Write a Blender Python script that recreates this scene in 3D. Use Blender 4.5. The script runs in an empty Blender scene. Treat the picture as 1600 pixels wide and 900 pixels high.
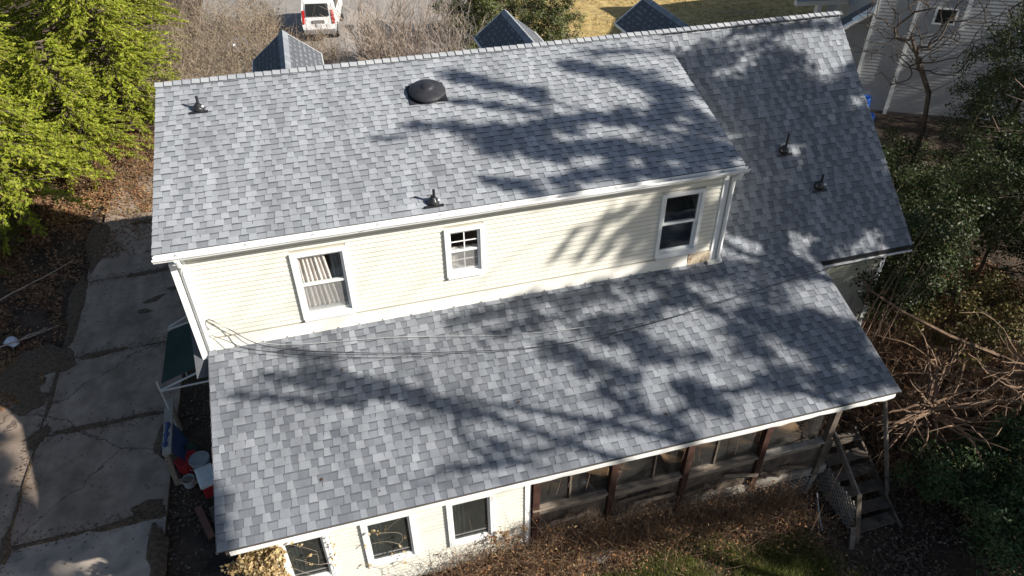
import bpy, math, random
import numpy as np
from mathutils import Vector, Matrix

random.seed(7)
RNG = np.random.default_rng(11)
SC = bpy.context.scene
COL = SC.collection

# ------------------------------------------------------------ camera
YAW, PITCH, ROLL = 0.2681, -0.6588, -0.0096
cd = bpy.data.cameras.new('camera')
cam = bpy.data.objects.new('camera', cd)
COL.objects.link(cam)
F = Vector((math.sin(YAW) * math.cos(PITCH), math.cos(YAW) * math.cos(PITCH), math.sin(PITCH)))
R0 = F.cross(Vector((0, 0, 1))).normalized()
U0 = R0.cross(F)
R = R0 * math.cos(ROLL) + U0 * math.sin(ROLL)
U = U0 * math.cos(ROLL) - R0 * math.sin(ROLL)
CAM = Vector((3.062, -15.172, 12.752))
cam.matrix_world = Matrix(((R.x, U.x, -F.x, CAM.x), (R.y, U.y, -F.y, CAM.y), (R.z, U.z, -F.z, CAM.z), (0, 0, 0, 1)))
cd.sensor_width = 36
cd.lens = 36 * 1137.4 / 1600
cd.clip_start = 0.1
cd.clip_end = 2000
SC.camera = cam

# ------------------------------------------------------------ light
SUN_EL, SUN_AZ = math.radians(29), math.radians(-34)
SV = Vector((math.cos(SUN_EL) * math.cos(SUN_AZ), math.cos(SUN_EL) * math.sin(SUN_AZ), math.sin(SUN_EL)))
ld = bpy.data.lights.new('sun', 'SUN')
ld.energy = 4.6
ld.angle = math.radians(0.6)
ld.color = (1.0, 0.95, 0.87)
sun = bpy.data.objects.new('sun', ld)
COL.objects.link(sun)
sun.rotation_euler = SV.to_track_quat('Z', 'Y').to_euler()
sun.location = (30, -30, 40)
W = bpy.data.worlds.new('World')
SC.world = W
W.use_nodes = True
nt = W.node_tree
bg = nt.nodes['Background']
sky = nt.nodes.new('ShaderNodeTexSky')
sky.sky_type = 'NISHITA'
sky.sun_disc = False
sky.sun_elevation = SUN_EL
sky.sun_rotation = math.radians(90) - SUN_AZ      # measured from +Y, clockwise
nt.links.new(sky.outputs[0], bg.inputs[0])
bg.inputs[1].default_value = 0.055
SC.view_settings.view_transform = 'Standard'
SC.view_settings.look = 'None'
SC.view_settings.exposure = 0.85
SC.view_settings.gamma = 1.0

# ------------------------------------------------------------ helpers
def smooth(a, b, x):
    t = np.clip((np.asarray(x, float) - a) / (b - a), 0, 1)
    return t * t * (3 - 2 * t)

def gz(x, y):
    """height of the bare ground"""
    x = np.asarray(x, float); y = np.asarray(y, float)
    z = -0.06 - 0.6 * smooth(6.5, 12.5, x) * smooth(-3.0, -7.5, y) * smooth(40, 16, x)
    z = z + 0.10 * np.clip(-7.2 - x, 0, 8) * smooth(-3, 3, y)
    z = z + 0.05 * np.sin(x * 1.3 + 0.4) * np.sin(y * 1.1) * smooth(13.0, 14.5, x)
    z = z + 0.05 * np.sin(x * 0.9) * np.sin(y * 1.7 + 1) * smooth(-7.4, -8.6, x)
    return z

class MB:
    """collects shapes into one mesh"""
    def __init__(s): s.v = []; s.f = []; s.m = []
    def add(s, vs, fs, m=0):
        o = len(s.v)
        s.v += [tuple(v) for v in vs]
        s.f += [tuple(o + i for i in f) for f in fs]
        s.m += [m] * len(fs)
        return s
    def box(s, a, b, m=0):
        x0, y0, z0 = a; x1, y1, z1 = b
        return s.add([(x0, y0, z0), (x1, y0, z0), (x1, y1, z0), (x0, y1, z0), (x0, y0, z1), (x1, y0, z1), (x1, y1, z1), (x0, y1, z1)],
                     [(0, 3, 2, 1), (4, 5, 6, 7), (0, 1, 5, 4), (1, 2, 6, 5), (2, 3, 7, 6), (3, 0, 4, 7)], m)
    def bar(s, p, q, w, h, m=0, up=(0, 0, 1)):
        p = Vector(p); q = Vector(q); d = (q - p).normalized(); u = Vector(up)
        if abs(d.dot(u)) > .97: u = Vector((0, 1, 0))
        r = d.cross(u).normalized(); u = r.cross(d)
        r *= w / 2; u *= h / 2
        vs = [p - r - u, p + r - u, p + r + u, p - r + u, q - r - u, q + r - u, q + r + u, q - r + u]
        return s.add(vs, [(0, 1, 2, 3), (7, 6, 5, 4), (0, 4, 5, 1), (1, 5, 6, 2), (2, 6, 7, 3), (3, 7, 4, 0)], m)
    def tube(s, pts, rad, n=6, m=0, cap=True):
        pts = [Vector(p) for p in pts]
        if not hasattr(rad, '__len__'): rad = [rad] * len(pts)
        vs = []; fs = []
        up = Vector((0.3, 0.2, 1)).normalized()
        for i, p in enumerate(pts):
            d = (pts[min(i + 1, len(pts) - 1)] - pts[max(i - 1, 0)])
            d = d.normalized() if d.length > 1e-9 else Vector((0, 0, 1))
            a = d.cross(up)
            if a.length < .05: a = d.cross(Vector((1, 0, 0)))
            a.normalize(); b = d.cross(a)
            for k in range(n):
                t = 2 * math.pi * k / n
                vs.append(p + (a * math.cos(t) + b * math.sin(t)) * rad[i])
        for i in range(len(pts) - 1):
            for k in range(n):
                k2 = (k + 1) % n
                fs.append((i * n + k, i * n + k2, (i + 1) * n + k2, (i + 1) * n + k))
        if cap:
            fs.append(tuple(range(n - 1, -1, -1)))
            fs.append(tuple((len(pts) - 1) * n + k for k in range(n)))
        return s.add(vs, fs, m)
    def lathe(s, c, prof, n=20, m=0, basis=None):
        c = Vector(c); B = basis or Matrix.Identity(3)
        vs = []; fs = []
        for r, z in prof:
            for k in range(n):
                t = 2 * math.pi * k / n
                vs.append(c + B @ Vector((r * math.cos(t), r * math.sin(t), z)))
        for i in range(len(prof) - 1):
            for k in range(n):
                k2 = (k + 1) % n
                fs.append((i * n + k, i * n + k2, (i + 1) * n + k2, (i + 1) * n + k))
        if prof[0][0] > 1e-4: fs.append(tuple(range(n - 1, -1, -1)))
        if prof[-1][0] > 1e-4: fs.append(tuple((len(prof) - 1) * n + k for k in range(n)))
        return s.add(vs, fs, m)
    def sheet(s, grid, m=0):
        r = len(grid); c = len(grid[0])
        return s.add([p for row in grid for p in row], [(i * c + j, i * c + j + 1, (i + 1) * c + j + 1, (i + 1) * c + j) for i in range(r - 1) for j in range(c - 1)], m)
    def mesh(s, name, mats, smooth_=False):
        me = bpy.data.meshes.new(name)
        me.from_pydata(s.v, [], s.f)
        for mt in (mats if isinstance(mats, (list, tuple)) else [mats]): me.materials.append(mt)
        if any(s.m): me.polygons.foreach_set('material_index', s.m)
        if smooth_: me.polygons.foreach_set('use_smooth', [True] * len(s.f))
        me.update()
        return me
    def build(s, name, mats, parent=None, smooth_=False, bevel=0):
        o = link(name, s.mesh(name, mats, smooth_), parent)
        if bevel:
            b = o.modifiers.new('bevel', 'BEVEL'); b.width = bevel; b.segments = 2; b.limit_method = 'ANGLE'
        return o

def link(name, me, parent=None):
    o = bpy.data.objects.new(name, me)
    COL.objects.link(o)
    if parent is not None: put(o, parent)
    return o

def put(o, parent):
    o.parent = parent
    # every thing stands unrotated at its base while it is built, so a shift is enough
    p = parent; off = Vector((0, 0, 0))
    while p.parent: p = p.parent
    off = Vector(p.location)
    if parent.parent is None: o.matrix_parent_inverse = Matrix.Translation(-off)
    else: o.matrix_parent_inverse = Matrix.Identity(4)

def tag(o, label, cat, group=None, kind=None):
    o['label'] = label; o['category'] = cat
    if group: o['group'] = group
    if kind: o['kind'] = kind
    return o

def thing(name, label, cat, loc, group=None):
    o = bpy.data.objects.new(name, None)
    o.empty_display_size = .3
    COL.objects.link(o); o.location = loc
    return tag(o, label, cat, group)

def quads_mesh(name, V, mat):
    """V: (N,4,3) array of quads -> mesh"""
    V = np.asarray(V, np.float32); n = len(V)
    me = bpy.data.meshes.new(name)
    me.vertices.add(n * 4); me.vertices.foreach_set('co', V.reshape(-1))
    me.loops.add(n * 4); me.loops.foreach_set('vertex_index', np.arange(n * 4, dtype=np.int32))
    me.polygons.add(n)
    me.polygons.foreach_set('loop_start', np.arange(0, n * 4, 4, dtype=np.int32))
    me.polygons.foreach_set('loop_total', np.full(n, 4, dtype=np.int32))
    me.materials.append(mat)
    me.update(calc_edges=True); me.validate()
    return me

def unit(a): return a / np.maximum(np.linalg.norm(a, axis=-1, keepdims=True), 1e-9)

def leaves(c, size, aspect=.45, out=None, up=.5, outw=.5, rnd=.8, along=None, droop=0.0):
    """kite-shaped leaf quads at centres c"""
    n = len(c); c = np.asarray(c, float)
    N = RNG.normal(size=(n, 3)) * rnd
    N[:, 2] += up
    if out is not None: N += out * outw
    N = unit(N)
    T = RNG.normal(size=(n, 3)) if along is None else along + RNG.normal(size=(n, 3)) * .35
    T[:, 2] -= droop
    T = unit(T - N * np.sum(T * N, 1, keepdims=True))
    B = np.cross(N, T)
    L = (size * RNG.uniform(.65, 1.3, n))[:, None] * .5
    w = L * aspect
    fold = N * L * .12
    return np.stack([c - T * L, c + B * w - T * L * .1 + fold, c + T * L, c - B * w - T * L * .1 + fold], 1)

# ------------------------------------------------------------ materials
def _n(t, k, **kw):
    n = t.nodes.new(k)
    for a, b in kw.items(): setattr(n, a, b)
    return n

def M(name, col, rough=.85, var=.12, ns=6.0, rnd=None, ramp=None, bump=0.0, bs=60.0, spec=.3, metal=0.0, trans=0.0,
      spot=None, spot_scale=1.5, spot_lo=.55, spot_hi=.7, coat=0.0, stretch=None, streak=None, crack=None):
    """procedural surface: base colour (or a ramp over a per-piece random number), noise variation, optional stains and relief"""
    m = bpy.data.materials.new(name); m.use_nodes = True
    t = m.node_tree; p = t.nodes['Principled BSDF']; L = t.links.new
    p.inputs['Roughness'].default_value = rough
    p.inputs['Specular IOR Level'].default_value = spec
    p.inputs['Metallic'].default_value = metal
    if coat: p.inputs['Coat Weight'].default_value = coat
    geo = _n(t, 'ShaderNodeNewGeometry')
    vec = geo.outputs['Position']
    if stretch:
        mp = _n(t, 'ShaderNodeMapping'); mp.inputs['Scale'].default_value = stretch
        L(vec, mp.inputs['Vector']); vec = mp.outputs[0]
    if rnd:
        src = geo.outputs['Random Per Island'] if rnd == 'island' else _n(t, 'ShaderNodeObjectInfo').outputs['Random']
        cr = _n(t, 'ShaderNodeValToRGB'); e = cr.color_ramp.elements
        while len(e) < len(ramp): e.new(.5)
        for i, c in enumerate(ramp):
            e[i].position = i / (len(ramp) - 1); e[i].color = (*c, 1)
        L(src, cr.inputs[0]); colour = cr.outputs[0]
    else:
        rgb = _n(t, 'ShaderNodeRGB'); rgb.outputs[0].default_value = (*col, 1); colour = rgb.outputs[0]
    if var:
        nz = _n(t, 'ShaderNodeTexNoise'); nz.inputs['Scale'].default_value = ns; nz.inputs['Detail'].default_value = 5
        nz.inputs['Roughness'].default_value = .65
        L(vec, nz.inputs['Vector'])
        mr = _n(t, 'ShaderNodeMapRange')
        mr.inputs['From Min'].default_value = .3; mr.inputs['From Max'].default_value = .7
        mr.inputs['To Min'].default_value = 1 - var; mr.inputs['To Max'].default_value = 1 + var
        L(nz.outputs[0], mr.inputs['Value'])
        mx = _n(t, 'ShaderNodeMix', data_type='RGBA', blend_type='MULTIPLY'); mx.inputs[0].default_value = 1
        L(colour, mx.inputs[6]); L(mr.outputs[0], mx.inputs[7]); colour = mx.outputs[2]
    if spot:
        n2 = _n(t, 'ShaderNodeTexNoise'); n2.inputs['Scale'].default_value = spot_scale; n2.inputs['Detail'].default_value = 6
        n2.inputs['Roughness'].default_value = .6
        L(vec, n2.inputs['Vector'])
        r2 = _n(t, 'ShaderNodeMapRange'); r2.inputs['From Min'].default_value = spot_lo; r2.inputs['From Max'].default_value = spot_hi
        L(n2.outputs[0], r2.inputs['Value'])
        m2 = _n(t, 'ShaderNodeMix', data_type='RGBA'); L(r2.outputs[0], m2.inputs[0]); L(colour, m2.inputs[6]); m2.inputs[7].default_value = (*spot, 1)
        colour = m2.outputs[2]
    if streak:
        mp2 = _n(t, 'ShaderNodeMapping'); mp2.inputs['Scale'].default_value = streak
        L(geo.outputs['Position'], mp2.inputs['Vector'])
        n3 = _n(t, 'ShaderNodeTexNoise'); n3.inputs['Scale'].default_value = 1.0; n3.inputs['Detail'].default_value = 4; L(mp2.outputs[0], n3.inputs['Vector'])
        r3 = _n(t, 'ShaderNodeMapRange'); r3.inputs['From Min'].default_value = .3; r3.inputs['From Max'].default_value = .7
        r3.inputs['To Min'].default_value = .80; r3.inputs['To Max'].default_value = 1.12
        L(n3.outputs[0], r3.inputs['Value'])
        m3 = _n(t, 'ShaderNodeMix', data_type='RGBA', blend_type='MULTIPLY'); m3.inputs[0].default_value = 1
        L(colour, m3.inputs[6]); L(r3.outputs[0], m3.inputs[7]); colour = m3.outputs[2]
    if crack:
        n4 = _n(t, 'ShaderNodeTexNoise'); n4.inputs['Scale'].default_value = 1.6; n4.inputs['Detail'].default_value = 5; L(geo.outputs['Position'], n4.inputs['Vector'])
        va = _n(t, 'ShaderNodeVectorMath', operation='MULTIPLY_ADD'); va.inputs[1].default_value = (.7, .7, .7)
        L(n4.outputs[1], va.inputs[0]); L(geo.outputs['Position'], va.inputs[2])
        vo = _n(t, 'ShaderNodeTexVoronoi', feature='DISTANCE_TO_EDGE'); vo.inputs['Scale'].default_value = .20; L(va.outputs[0], vo.inputs['Vector'])
        r4 = _n(t, 'ShaderNodeMapRange'); r4.inputs['From Min'].default_value = .0; r4.inputs['From Max'].default_value = .004
        r4.inputs['To Min'].default_value = 1; r4.inputs['To Max'].default_value = 0
        L(vo.outputs[0], r4.inputs['Value'])
        m4 = _n(t, 'ShaderNodeMix', data_type='RGBA'); L(r4.outputs[0], m4.inputs[0]); L(colour, m4.inputs[6]); m4.inputs[7].default_value = (*crack, 1); colour = m4.outputs[2]
    L(colour, p.inputs['Base Color'])
    if bump:
        nb = _n(t, 'ShaderNodeTexNoise'); nb.inputs['Scale'].default_value = bs; nb.inputs['Detail'].default_value = 4
        L(vec, nb.inputs['Vector'])
        b = _n(t, 'ShaderNodeBump'); b.inputs['Strength'].default_value = bump; b.inputs['Distance'].default_value = .02
        L(nb.outputs[0], b.inputs['Height']); L(b.outputs[0], p.inputs['Normal'])
    if trans:
        tr = _n(t, 'ShaderNodeBsdfTranslucent'); L(colour, tr.inputs[0])
        ms = _n(t, 'ShaderNodeMixShader'); ms.inputs[0].default_value = trans
        L(p.outputs[0], ms.inputs[1]); L(tr.outputs[0], ms.inputs[2])
        L(ms.outputs[0], t.nodes['Material Output'].inputs[0])
    return m

def glass_mat(name, tint):
    m = bpy.data.materials.new(name); m.use_nodes = True
    t = m.node_tree; t.nodes.clear(); L = t.links.new
    o = _n(t, 'ShaderNodeOutputMaterial'); tr = _n(t, 'ShaderNodeBsdfTransparent'); tr.inputs[0].default_value = (*tint, 1)
    gl = _n(t, 'ShaderNodeBsdfGlossy'); gl.inputs['Roughness'].default_value = .03; gl.inputs[0].default_value = (.9, .93, .95, 1)
    fr = _n(t, 'ShaderNodeFresnel'); fr.inputs[0].default_value = 1.52
    gi = _n(t, 'ShaderNodeNewGeometry'); mi = _n(t, 'ShaderNodeMapRange'); mi.inputs['To Min'].default_value = 1.52; mi.inputs['To Max'].default_value = 1 / 1.52
    L(gi.outputs['Backfacing'], mi.inputs['Value']); L(mi.outputs[0], fr.inputs[0])
    nz = _n(t, 'ShaderNodeTexNoise'); nz.inputs['Scale'].default_value = 1.2
    bp = _n(t, 'ShaderNodeBump'); bp.inputs['Strength'].default_value = .04; L(nz.outputs[0], bp.inputs['Height']); L(bp.outputs[0], gl.inputs['Normal'])
    ms = _n(t, 'ShaderNodeMixShader'); L(fr.outputs[0], ms.inputs[0]); L(tr.outputs[0], ms.inputs[1]); L(gl.outputs[0], ms.inputs[2])
    L(ms.outputs[0], o.inputs[0])
    return m

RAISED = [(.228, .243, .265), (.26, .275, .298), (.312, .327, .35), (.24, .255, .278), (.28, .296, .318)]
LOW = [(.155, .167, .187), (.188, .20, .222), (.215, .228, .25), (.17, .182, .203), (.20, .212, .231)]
mt = {}
for k, r in (('raised', RAISED), ('low', LOW)):
    mt[k] = M('asphalt_shingle_' + k, None, .92, .16, 90, 'island', r, .35, 260, .15, spot=(.17, .18, .19), spot_scale=.8, spot_lo=.6, spot_hi=.95, streak=(2.2, .45, .45))
    mt[k + '_o'] = M('asphalt_shingle_single_' + k, None, .92, .16, 90, 'object', r, .35, 260, .15, spot=(.17, .18, .19), spot_scale=.8, spot_lo=.6, spot_hi=.95, streak=(2.2, .45, .45))
mt['cap'] = M('ridge_cap_shingle', None, .92, .14, 90, 'object', [(.30, .315, .335), (.36, .37, .385), (.42, .425, .435), (.33, .34, .36)], .35, 260, .15)
mt['raised_u'] = M('asphalt_shingle_upper_raised', None, .92, .16, 90, 'island', [(.32, .335, .357), (.355, .37, .392), (.405, .42, .442), (.335, .35, .372), (.375, .39, .412)], .35, 260, .15, spot=(.22, .23, .24), spot_scale=.8, spot_lo=.6, spot_hi=.95, streak=(2.2, .45, .45))  # upper roof's paleness in grazing light put into a lighter shingle colour
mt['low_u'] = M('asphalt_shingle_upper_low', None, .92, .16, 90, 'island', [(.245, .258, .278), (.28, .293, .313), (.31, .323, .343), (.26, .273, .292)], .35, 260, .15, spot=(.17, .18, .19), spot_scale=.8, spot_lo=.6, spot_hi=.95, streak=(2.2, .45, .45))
mt['edge'] = M('asphalt_cut_edge', (.045, .047, .05), .9, .2, 80)
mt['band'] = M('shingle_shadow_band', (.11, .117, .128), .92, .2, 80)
mt['deck'] = M('roof_underlay', (.10, .105, .115), .95, .1, 20)
mt['siding'] = M('cream_vinyl_siding', (.74, .715, .625), .55, .06, 3, spot=(.60, .56, .43), spot_scale=1.5, spot_lo=.58, spot_hi=.85, bump=.05, bs=30)
mt['lip'] = M('siding_lip_shadow_grime', (.46, .44, .37), .8, .10, 2)  # lap shadow line painted on the board's bottom lip, with lap dirt
mt['siding_old'] = M('grey_green_siding', (.36, .365, .30), .7, .12, 3, spot=(.27, .27, .2), spot_scale=2, bump=.05, bs=30)
mt['trim'] = M('white_aluminium_trim', (.82, .82, .80), .45, .05, 2.5, spot=(.66, .63, .56), spot_scale=3, spot_lo=.66, spot_hi=.85)
mt['fascia'] = M('white_fascia', (.83, .82, .78), .5, .05, 2, spot=(.60, .56, .48), spot_scale=2.2, spot_lo=.6, spot_hi=.85)
mt['gutter_in'] = M('gutter_dirt', (.42, .38, .30), .9, .35, 7)
mt['flash'] = M('white_base_flashing', (.80, .775, .70), .5, .06, 2, spot=(.60, .54, .42), spot_scale=2.4, spot_lo=.62, spot_hi=.85)
mt['rust'] = M('rusted_flashing', (.50, .41, .30), .8, .35, 9, spot=(.2, .11, .06), spot_scale=6)
mt['soffit'] = M('soffit', (.62, .62, .56), .7, .05, 3)
mt['sheath'] = M('wall_sheathing', (.45, .42, .34), .9, .1, 4)
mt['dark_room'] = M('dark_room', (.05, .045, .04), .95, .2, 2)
mt['glass'] = glass_mat('window_glass', (.93, .95, .95))
mt['screen_glass'] = glass_mat('screened_glass', (.55, .57, .57))
def screen_mat(name, col, cover):
    m = bpy.data.materials.new(name); m.use_nodes = True
    t = m.node_tree; p = t.nodes['Principled BSDF']; p.inputs['Base Color'].default_value = (*col, 1); p.inputs['Roughness'].default_value = .8
    tr = _n(t, 'ShaderNodeBsdfTransparent'); ms = _n(t, 'ShaderNodeMixShader'); ms.inputs[0].default_value = cover
    t.links.new(tr.outputs[0], ms.inputs[1]); t.links.new(p.outputs[0], ms.inputs[2]); t.links.new(ms.outputs[0], t.nodes['Material Output'].inputs[0])
    return m
mt['screen'] = screen_mat('insect_screen', (.40, .39, .38), .24)
mt['porch_screen'] = screen_mat('dark_porch_screen', (.05, .048, .045), .28)
mt['dull_screen'] = screen_mat('dull_window_screen', (.20, .22, .20), .08)
mt['curtain'] = M('beige_curtain', (.80, .70, .64), .9, .12, 9)
mt['inner_blind'] = M('faded_blue_blind', (.13, .15, .17), .9, .2, 8)
mt['black'] = M('black_metal', (.018, .019, .021), .42, .2, 12, spec=.5)
mt['boot'] = M('black_rubber_boot', (.022, .022, .024), .3, .2, 12, spec=.6)
mt['dome'] = M('weathered_dark_vent', (.028, .028, .033), .5, .3, 7, spec=.4)
mt['galv_and_glint'] = M('galvanised_and_glint', (.75, .75, .75), .35, .1, 8, metal=.6)
mt['concrete'] = M('old_concrete', (.31, .24, .185), .92, .24, 2.2, spot=(.16, .12, .088), spot_scale=.8, spot_lo=.50, spot_hi=.74, bump=.3, bs=50, streak=(3.0, .5, 1), crack=(.09, .07, .055))
mt['concrete_pale'] = M('pale_concrete', (.40, .335, .275), .92, .25, 2.6, spot=(.15, .14, .13), spot_scale=1.3, spot_lo=.5, spot_hi=.72, bump=.3, bs=50, crack=(.12, .10, .08))
mt['soil'] = M('dark_soil', (.075, .052, .036), .97, .45, 3.0, spot=(.035, .026, .02), spot_scale=1.1, spot_lo=.45, spot_hi=.65, bump=.8, bs=20)
mt['dirt'] = M('joint_dirt', (.115, .08, .052), .97, .5, 12, bump=.8, bs=40)
mt['lawn'] = M('dormant_lawn', (.44, .32, .13), .97, .45, 2.2, spot=(.38, .28, .16), spot_scale=.35, bump=.5, bs=30)
mt['street'] = M('pale_drive', (.30, .275, .25), .93, .16, 1.6, spot=(.20, .185, .17), spot_scale=.7, bump=.3, bs=40)
mt['wood'] = M('weathered_wood', (.26, .21, .165), .9, .4, 5, stretch=(1, 6, 6), spot=(.09, .075, .06), spot_scale=3, bump=.4, bs=40)
mt['wood_red'] = M('reddish_brown_post', (.06, .028, .02), .85, .45, 8, spot=(.04, .025, .02), spot_scale=6)
mt['wood_old'] = M('old_grey_brown_wood', (.15, .13, .11), .9, .4, 6, spot=(.07, .06, .05), spot_scale=4)
mt['wood_dark'] = M('dark_porch_wood', (.12, .095, .075), .9, .4, 5, spot=(.05, .04, .03), spot_scale=3)
mt['wood_grey'] = M('grey_lattice_wood', (.33, .30, .26), .9, .3, 6)
mt['plank'] = M('red_brown_plank', (.17, .085, .06), .9, .3, 5)
mt['wood_tan'] = M('tan_boards', (.34, .215, .115), .85, .3, 4)
mt['bark'] = M('bark', (.14, .11, .085), .95, .35, 12, bump=.6, bs=40)
mt['bark_grey'] = M('grey_bark', (.30, .255, .22), .95, .3, 10)
mt['bark_pale'] = M('pale_twig_bark', (.36, .29, .235), .95, .3, 10)
mt['bark_pink'] = M('pinkish_cut_branch', (.27, .19, .145), .9, .35, 10)
mt['bark_root'] = M('brown_vine_stem', (.20, .13, .085), .9, .35, 10)
mt['bark_dark'] = M('dark_bark', (.065, .052, .043), .95, .3, 10)
mt['straw'] = M('dry_stem', (.27, .215, .16), .95, .3, 4)
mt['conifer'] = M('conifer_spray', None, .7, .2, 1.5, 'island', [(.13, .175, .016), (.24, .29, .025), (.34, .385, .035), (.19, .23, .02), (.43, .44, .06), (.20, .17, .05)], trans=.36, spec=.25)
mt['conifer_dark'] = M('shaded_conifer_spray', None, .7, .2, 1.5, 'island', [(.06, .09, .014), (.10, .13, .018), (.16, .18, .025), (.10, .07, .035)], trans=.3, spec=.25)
mt['ever'] = M('dark_evergreen_leaf', None, .5, .2, 1.5, 'island', [(.020, .034, .010), (.030, .048, .014), (.043, .062, .019), (.026, .042, .012), (.075, .088, .028), (.05, .036, .02)], trans=.12, spec=.22)
mt['ever_blue'] = M('blue_green_leaf', None, .5, .2, 1.5, 'island', [(.032, .062, .024), (.047, .088, .033), (.065, .11, .042), (.10, .14, .048), (.13, .125, .042)], trans=.12, spec=.25)
mt['ever_yel'] = M('yellow_green_leaf', None, .55, .2, 1.5, 'island', [(.06, .085, .02), (.11, .14, .03), (.17, .19, .05), (.09, .08, .06), (.13, .10, .075)], trans=.25, spec=.4)
mt['vineleaf'] = M('mixed_vine_leaf', None, .6, .2, 1.5, 'island', [(.05, .06, .02), (.15, .13, .03), (.09, .07, .03), (.22, .17, .05), (.06, .045, .025)], trans=.2)
mt['litter'] = M('brown_leaf_litter', None, .85, .2, 3, 'island', [(.07, .038, .022), (.16, .08, .04), (.26, .14, .07), (.11, .06, .035), (.33, .20, .11), (.19, .085, .04)], trans=.1)
mt['litter_dull'] = M('dull_leaf_litter', None, .9, .2, 3, 'island', [(.05, .034, .024), (.10, .065, .045), (.17, .12, .085), (.075, .05, .035), (.25, .20, .16)], trans=.05)
mt['ivy'] = M('pale_dry_vine_leaf', None, .8, .15, 3, 'island', [(.50, .38, .20), (.36, .25, .11), (.60, .48, .28), (.26, .16, .07), (.44, .36, .16)], trans=.2)
mt['dryleaf'] = M('tan_brush_leaf', None, .9, .2, 3, 'island', [(.20, .14, .095), (.28, .22, .155), (.24, .15, .09), (.33, .27, .20), (.18, .17, .07)], trans=.2)
mt['rusty'] = M('rusty_vine_leaf', None, .85, .2, 3, 'island', [(.20, .09, .045), (.32, .17, .08), (.26, .12, .05), (.36, .26, .14), (.16, .13, .05)], trans=.2)
mt['grass'] = M('short_green_grass', None, .8, .2, 2, 'island', [(.10, .14, .03), (.17, .20, .045), (.24, .25, .085), (.13, .16, .035), (.28, .23, .11)], trans=.3)
mt['dormant'] = M('dormant_grass_tuft', None, .95, .2, 2, 'island', [(.36, .26, .09), (.50, .37, .15), (.44, .30, .11), (.56, .43, .20), (.28, .24, .08)])
mt['shade_leaf'] = M('tall_tree_leaf', None, .7, .2, 2, 'island', [(.05, .07, .02), (.07, .095, .03), (.10, .11, .04)], trans=.05)
mt['green_cloth'] = M('dark_green_mesh_cloth', (.022, .045, .038), .8, .15, 4)
mt['pole'] = M('pale_grey_pole', (.55, .54, .52), .5, .15, 5)
mt['blue_tarp'] = M('blue_tarp', (.035, .06, .16), .5, .25, 6)
mt['green_bag'] = M('dark_green_bag', (.02, .045, .045), .5, .25, 6)
mt['red'] = M('red_plastic', (.33, .025, .03), .45, .1, 6)
mt['bucket'] = M('grey_bucket', (.26, .28, .29), .5, .2, 9)
mt['cooler'] = M('white_plastic_lid', (.62, .63, .62), .45, .08, 6)
mt['bag'] = M('pale_plastic_bag', (.55, .57, .65), .4, .15, 9)
mt['white_paint'] = M('white_car_paint', (.84, .84, .84), .25, .02, 3, coat=.5)
mt['car_glass'] = M('car_glass', (.02, .022, .024), .06, .1, 3, spec=.6)
mt['tail'] = M('red_tail_lens', (.55, .02, .015), .2, .1, 5)
mt['bumper'] = M('grey_bumper', (.22, .21, .21), .6, .1, 5)
mt['rubber'] = M('tyre_rubber', (.025, .025, .025), .9, .1, 8)
mt['rim'] = M('wheel_rim', (.5, .5, .5), .35, .1, 5, metal=.8)
mt['plate'] = M('licence_plate', (.7, .7, .7), .5, .1, 10)
mt['nsiding'] = M('pale_blue_grey_siding', (.31, .322, .335), .7, .12, 1.5, spot=(.32, .31, .30), spot_scale=1.0, bump=.05, bs=20)
mt['nbrick'] = M('neighbour_foundation', (.12, .10, .09), .95, .2, 8)
mt['blue'] = M('bright_blue_plastic', (.02, .14, .62), .4, .08, 5)
mt['cable'] = M('cable_sheath', (.045, .045, .048), .6, .1, 8)
mt['cable_pale'] = M('pale_cable_sheath', (.45, .45, .44), .6, .1, 8)
mt['metal_hoop'] = M('shiny_tub', (.62, .62, .64), .3, .2, 6, metal=.5)
mt['yellow'] = M('yellow_leaf', (.55, .42, .12), .7, .1, 8)
mt['stone'] = M('grey_stone', (.24, .22, .20), .95, .25, 8)
mt['pvc'] = M('pale_pipe', (.42, .42, .45), .6, .1, 8)
mt['gwall'] = M('gable_cheek_paint', (.72, .71, .66), .6, .06, 3)

# ------------------------------------------------------------ ground, drive, street
RZ = 7.2                                   # ridge height
SU = 1.204 / 4.297                         # slope of the wide upper roof
SM = 3.539 / 4.076                         # slope of the main roof
SL = (4.689 - 3.539) / (7.657 - 4.076)     # slope of the lower roof
WY = -4.076                                # upper rear wall
AY = -7.357                                # lower rear wall

def structure(o): o['kind'] = 'structure'; return o

def axis(*seg):
    out = []
    for a, b, st in seg: out += list(np.arange(a, b, st))
    return np.array(out + [seg[-1][1]])
gx = axis((-300, -40, 26), (-40, -12, 2), (-12, 24, .4), (24, 60, 2), (60, 400, 34))
gy = axis((-120, -30, 15), (-30, -12, 2), (-12, 16, .4), (16, 50, 2), (50, 500, 45))
X, Y = np.meshgrid(gx, gy)
Z = gz(X, Y) + RNG.normal(size=X.shape) * .015 * ((X > -12) & (X < 24) & (Y < 16))
b = MB(); b.sheet([[(X[i, j], Y[i, j], Z[i, j]) for j in range(len(gx))] for i in range(len(gy))])
ground = structure(b.build('ground', mt['soil'], smooth_=True))

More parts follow.
